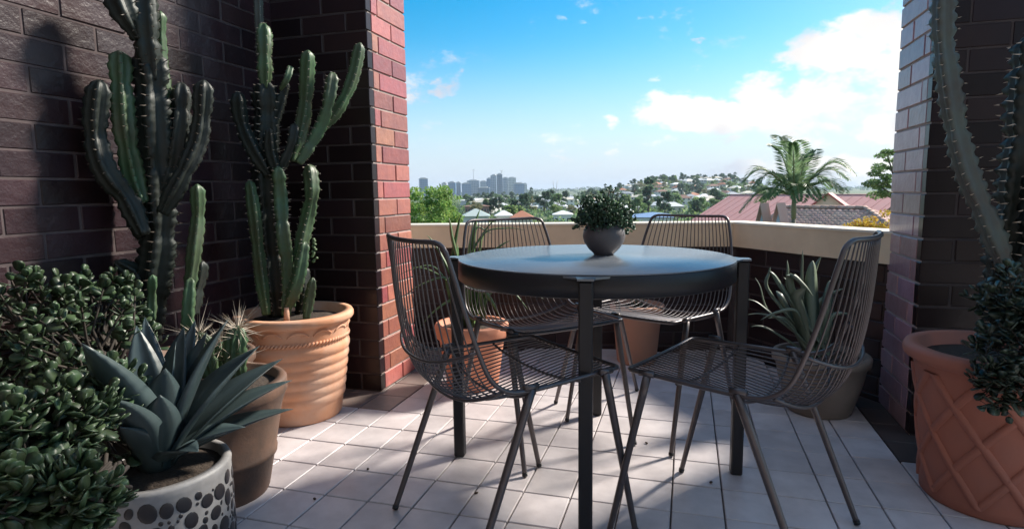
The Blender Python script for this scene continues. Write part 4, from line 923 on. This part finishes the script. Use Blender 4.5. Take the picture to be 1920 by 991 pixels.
# ---- palm
PD = 28; pc = at(1489, 366, PD)
t = thing('palm_tree', (pc.x, pc.y, -8), 'tall palm with arching feathery fronds in front of the tiled roof', 'palm')
g = MB(); g.tube([(pc.x, pc.y, -8), (pc.x+.05, pc.y, -3), (pc.x+.02, pc.y, pc.z-1.0)], [.12, .095, .085], 12)
for k in range(30): pass
part('trunk', g, mat('palm_trunk', (.30, .25, .20), .85, noise=(4, .6)), t)
g = MB(); g.tube([(pc.x+.02, pc.y, pc.z-1.0), (pc.x+.01, pc.y, pc.z-.55), (pc.x, pc.y, pc.z+.15)], [.088, .105, .07], 12); part('crownshaft', g, mat('crownshaft', (.26, .22, .14), .5), t)
PALM = mat('palm_leaflet', (.095, .165, .062), .42, var=.4, hue=.02, island=True, leafy=.45)
FR = [((1468, 296), (1446, 274), 1.5, .0), ((1477, 284), (1466, 258), 1.3, .5), ((1488, 296), (1486, 268), 1.0, -.6), ((1508, 310), (1526, 282), .9, .9), ((1556, 306), (1602, 326), 1.2, -.2), ((1548, 318), (1590, 336), 1.0, .6), ((1548, 340), (1582, 360), .9, -.9), ((1432, 318), (1394, 340), 1.2, .2), ((1446, 326), (1410, 352), 1.0, -.8),
      ((1432, 356), (1388, 396), 1.2, -.3), ((1450, 362), (1425, 378), .8, 1.1), ((1462, 345), (1440, 372), .7, -1.3), ((1516, 346), (1538, 374), .8, -1.2), ((1530, 330), (1560, 352), .9, 1.2), ((1470, 330), (1452, 345), .8, 1.5), ((1500, 310), (1508, 290), .9, 1.4), ((1494, 345), (1500, 378), .6, -1.5)]
for i, (pk, tp, wl, off) in enumerate(FR):
    P = smooth_path([(pc.x, pc.y, pc.z), at(*pk, PD+off*.6), at(*tp, PD+off)], 14); g = MB(); g.tube(P, [.035*(1-.8*j/(len(P)-1)) for j in range(len(P))], 5)
    fr = part('frond_rib', g, mat('frond_rib', (.16, .17, .06), .5) if 'frond_rib' not in MATS else MATS['frond_rib'], t); Cn, An, Bn = [], [], []
    L = sum((P[j+1]-P[j]).length for j in range(len(P)-1)); m = 50; rg = random.Random(i)
    for k in range(m):
        s = .10+.90*k/m; f = s*(len(P)-1); j = min(int(f), len(P)-2); c = P[j].lerp(P[j+1], f-j); td = (P[j+1]-P[j]).normalized(); sd_ = td.cross(Vector((0, 0, 1)));
        if sd_.length < .2: sd_ = td.cross(_fw)
        sd_.normalize(); ln = .88*wl**.5*math.sin(math.pi*min(1, .18+.80*s))**.7
        for sg in (1, -1):
            d = (sd_*sg*.8+td*.62+Vector((0, 0, .16+rg.uniform(-.1, .1)))).normalized(); e1 = c+d*ln*.5; d2 = (d+Vector((0, 0, -.48))).normalized(); e2 = e1+d2*ln*.5; w = td.cross(d).normalized().cross(d)*.034
            Cn += [c+d*ln*.25, e1+d2*ln*.25]; An += [d*ln*.27, d2*ln*.27]; Bn += [w, w*.7]
    link('leaflets', quads('leaflets', np.array(Cn), np.array(An), np.array(Bn), PALM, wloc(fr), .3), fr)

# ---- pink roofed house with a small gable
PINKR = mat('pink_roof_sheet', (.60, .29, .265), .6, noise=(.6, .5), col2=(.56, .31, .28)); REDR = mat('dark_red_roof', (.30, .06, .06), .6); CREAMW = mat('cream_gable_wall', (.60, .50, .40), .8)
HD = 58
t = thing('pink_house', at(1520, 400, HD)*1, 'long house with a pink metal roof and a red gabled dormer behind the palm', 'house'); t.location.z = -9
a, b = at(1369, 366, HD+4), at(1700, 364, HD-6); zr = (a.z+b.z)/2; a.z = b.z = zr; u = (b-a).normalized(); n = Vector((u.y, -u.x, 0)); Ln = (b-a).length
if n.y > 0: n = -n
ea, eb = a+n*6.5+Vector((0, 0, -3.0)), b+n*6.5+Vector((0, 0, -3.0)); ba, bb = a-n*6.5+Vector((0, 0, -3.0)), b-n*6.5+Vector((0, 0, -3.0))
g = MB(); th = Vector((0, 0, -.12)); g.add([ea, eb, b, a, bb, ba, ea+th, eb+th, bb+th, ba+th], [(0, 1, 2, 3), (3, 2, 4, 5), (0, 6, 7, 1), (5, 4, 8, 9), (6, 9, 8, 7)]); rp = part('roof', g, PINKR, t)
k = 0; nseam = int(Ln/.85); sm_ = MB()
for k in range(nseam):
    s = (k+.5)/nseam; p0, p1 = ea.lerp(eb, s), a.lerp(b, s); d = (p1-p0); g = MB(); up_ = u.cross(d).normalized(); up_ = up_ if up_.z > 0 else -up_; w = u*.03
    g.add([p0-w+up_*.003, p0+w+up_*.003, p1+w+up_*.003, p1-w+up_*.003, p0-w+up_*.022, p0+w+up_*.022, p1+w+up_*.022, p1-w+up_*.022], [(4, 5, 6, 7), (0, 1, 5, 4), (1, 2, 6, 5), (2, 3, 7, 6), (3, 0, 4, 7)]); part('roof_seam', g, PINKR, rp)
g = MB(); g.tube([a+Vector((0, 0, .03)), b+Vector((0, 0, .01))], .05, 6); part('ridge_cap', g, PINKR, rp)
g = MB(); q = u*.35; g.add([ea+q, a+q+th*2, ba+q, Vector((ba.x, ba.y, -9))+q, Vector((ea.x, ea.y, -9))+q, eb-q, b-q+th*2, bb-q, Vector((bb.x, bb.y, -9))-q, Vector((eb.x, eb.y, -9))-q], [(0, 1, 2, 3, 4), (9, 8, 7, 6, 5), (0, 4, 9, 5), (2, 7, 8, 3)]); part('wall', g, WALLS[2], t)
# dormer
def gable(t, c, w, h, depth, dirv, rm, wm, pname, zlow=2.5):
    side = Vector((dirv.y, -dirv.x, 0)); rz = math.atan2(side.y, side.x); f = c; bk = c-dirv*depth
    g = MB(); l, r_, tp = f-side*w/2, f+side*w/2, f+Vector((0, 0, h)); lo = Vector((0, 0, -zlow)); ft = [l, r_, tp]; bt_ = [x-dirv*depth for x in ft]
    g.add([l, r_, tp, r_+lo, l+lo]+[x-dirv*depth for x in (l, r_, tp, r_+lo, l+lo)], [(0, 2, 1, 3, 4), (0, 4, 9, 5), (1, 6, 8, 3)]); wl = part(pname, g, wm, t)
    g = MB(); ov = .18; nL = (tp-l).normalized(); nR = (tp-r_).normalized(); upv = Vector((0, 0, .10)); fo = dirv*.25
    A = [l-nL*ov+fo, tp+fo, bt_[2], bt_[0]-nL*ov]; B = [r_-nR*ov+fo, tp+fo, bt_[2], bt_[1]-nR*ov]
    for Q in (A, B): g.add([x+upv*.2 for x in Q]+[x+upv*1.4 for x in Q], [(0, 1, 2, 3), (4, 7, 6, 5), (0, 4, 5, 1), (1, 5, 6, 2), (3, 2, 6, 7), (0, 3, 7, 4)])
    return part('roof', g, rm, t)
dv = n; gable(t, at(1552, 387, HD-9), 2.1, .85, 2.6, (n*.86+u*.5).normalized(), REDR, CREAMW, 'dormer')

# ---- tiled roof in front
TILER = mat('clay_roof_tile', (.55, .33, .26), .8, var=.22, hue=.012, noise=(1.2, .6), col2=(.58, .42, .35)); TILES2 = mat('clay_roof_tile_row', (.55, .33, .26), .8, var=.22, hue=.012, island=True); BLUEW = mat('pale_blue_board', (.42, .54, .66), .7)
HD2 = 38
t = thing('tiled_house', at(1540, 410, HD2)*1, 'house with a terracotta tiled hip roof and pale blue gable ends below the palm', 'house'); t.location.z = -8
ra, rb_ = at(1466, 389, HD2+1), at(1622, 391, HD2-1); zr = (ra.z+rb_.z)/2; ra.z = rb_.z = zr; u = (rb_-ra).normalized(); n = Vector((u.y, -u.x, 0)); n = n if n.y < 0 else -n
W_, DZ = 4.6, 1.7
e0, e1 = ra+n*W_-Vector((0, 0, DZ)), rb_+n*W_+u*0-Vector((0, 0, DZ)); hip = rb_+n*W_*1.0+u*W_-Vector((0, 0, DZ)); hb = rb_-n*W_+u*W_-Vector((0, 0, DZ)); eb0 = ra-n*W_-Vector((0, 0, DZ))
g = MB(); dn = Vector((0, 0, -.05)); g.add([x+dn for x in (e0, hip, rb_, ra, hb, eb0)], [(0, 1, 2, 3), (1, 4, 2), (3, 2, 4, 5), (0, 3, 5)]); rp = part('roof', g, TILER, t)
g = MB(); w_ = .4; g.add([x+y for x in (e0-n*w_, hip-n*w_-u*w_, hb+n*w_-u*w_, eb0+n*w_) for y in (Vector((0, 0, -.1)), Vector((0, 0, -6)))], [(0, 1, 3, 2), (2, 3, 5, 4), (4, 5, 7, 6), (6, 7, 1, 0)]); part('wall', g, CREAMW, t)
tl = MB(); tl.smooth = True; tl.add([(x*.15, y, z*.055) for y in (-.19, .19) for x, z in ((-1, 0), (-.6, .75), (0, 1.05), (.6, .75), (1, 0))], [(0, 1, 6, 5), (1, 2, 7, 6), (2, 3, 8, 7), (3, 4, 9, 8), (0, 4, 3, 2, 1)]); TLM = tl.mesh('tile', TILER)
def tile_slope(o0, o1, top0, top1, cap, rest, inside):
    U = (o1-o0).normalized(); S = (top0-o0); S = S-U*S.dot(U); H_ = S.length; S.normalize(); Nn = U.cross(S); Nn = Nn if Nn.z > 0 else -Nn; Ln = (o1-o0).length; out = []
    for r in range(int(H_/.33)):
        for c in range(int(Ln/.30)):
            v = (r+.5)*.33; uu = (c+.5)*.30
            if inside(uu, v, Ln, H_): out.append(o0+U*uu+S*v+Nn*.01)
    out.sort(key=lambda p: -p.z); Rm = Matrix((U, S, Nn)).transposed(); Rm = Rm @ Matrix.Rotation(R(-4), 3, 'X')
    pl = wloc(rp)
    for i, p in enumerate(out):
        if i < cap: o = link('tile', TLM, rp, p-pl); o.rotation_euler = Rm.to_euler()
        else: rest.add([p+Rm @ Vector(v) for v in tl.v], tl.f)
rest = MB(); rest.smooth = True
tile_slope(e0, hip, ra, rb_, 215, rest, lambda uu, v, L, H: uu < L-v*(W_/H)*1.0)
tile_slope(hip, hb, rb_, rb_, 60, rest, lambda uu, v, L, H: v*(L/2/H) < uu < L-v*(L/2/H))
part('lower_tiles', rest, TILES2, rp, 'stuff')
for (p0, p1, lab) in ((ra, rb_, 0), (rb_, hip, 1)):
    d = (p1-p0); k = max(3, int(d.length/.42))
    for i in range(k):
        g = MB(); a_, b_ = p0.lerp(p1, i/k)+Vector((0, 0, .05)), p0.lerp(p1, (i+.97)/k)+Vector((0, 0, .05)); g.tube([a_, b_], [.12, .105], 8); part('ridge_tile', g, TILER, rp)
for (x, y, w) in ((1431, 416, 15), (1462, 416, 16)):
    c = at(x, y+4, HD2-3); gd = (n*.95-u*.35).normalized(); gr = gable(t, c, w*HD2/F_PX*1.25, 1.0, .3, gd, TILER, BLUEW, 'gable_board', 3)

# ---- garden trees near the right pillar
p = at(1636, 420, 30); t = thing('golden_shrub', (p.x, p.y, -5), 'rounded golden yellow shrub in front of the tiled roof by the right pillar', 'shrub')
g = trunk_mb(5, .09, (p.x, p.y, -5), 5, .15, 9); part('trunk', g, BARK, t)
rg = random.Random(8); cz = at(1636, 413, 30).z+5
link('crown', crown_mesh('crown', [((rg.gauss(0, .42), rg.gauss(0, .4), cz-.25+rg.gauss(0, .16)-.25*rg.random()), (.26, .26, .17)) for _ in range(34)], 90, .055, mat('golden_leaf', (.50, .30, .025), .5, var=.4, hue=.035, island=True, leafy=.45), 5, .6), t)
p = at(1690, 330, 42); t = thing('open_tree', (p.x, p.y, -9), 'open crowned gum tree half hidden behind the right pillar', 'tree')
def q_(x, y, o=0): v = at(x, y, 42+o); return v
g = MB(); b0 = Vector((p.x+.5, p.y, -9)); br = q_(1690, 380); g.tube([b0, b0.lerp(br, .6), br, q_(1694, 320)], [.28, .22, .16, .06], 8)
limbs = [(1662, 285), (1645, 318), (1638, 340), (1652, 362), (1672, 300), (1668, 345), (1700, 280), (1715, 310)]
for (x, y) in limbs: g.tube([br+Vector((0, 0, .3)), q_((1690+x)/2, (370+y)/2+4), q_(x, y)], [.09, .06, .02], 6)
part('trunk', g, BARK, t)
rg = random.Random(4); cs_ = []
for (x, y) in limbs+[(1655, 292), (1648, 312), (1640, 325), (1660, 330), (1630, 345), (1645, 350), (1660, 365), (1680, 285), (1670, 315), (1676, 335), (1655, 340), (1640, 366)]:
    v = q_(x, y, rg.uniform(-.8, .8)); cs_.append(((v.x-p.x, v.y-p.y, v.z+9), (rg.uniform(.28, .5), rg.uniform(.28, .5), rg.uniform(.12, .24))))
link('crown', crown_mesh('crown', cs_, 130, .10, LEAFD[0], 6, .5), t)

# ------------------------------------------------------------------ haze over the valley
HZ = bpy.data.materials.new('valley_air'); HZ.use_nodes = True; nt = HZ.node_tree; nt.nodes.remove(nt.nodes['Principled BSDF']); v = nt.nodes.new('ShaderNodeVolumePrincipled'); v.inputs['Color'].default_value = (.74, .86, 1, 1); v.inputs['Density'].default_value = .00011; v.inputs['Anisotropy'].default_value = .1
nt.links.new(v.outputs[0], nt.nodes['Material Output'].inputs['Volume'])
g = MB(); g.box((0, 0, 45), (20000, 20000, 120)); tag(link('haze', g.mesh('haze', HZ)), kind='stuff')
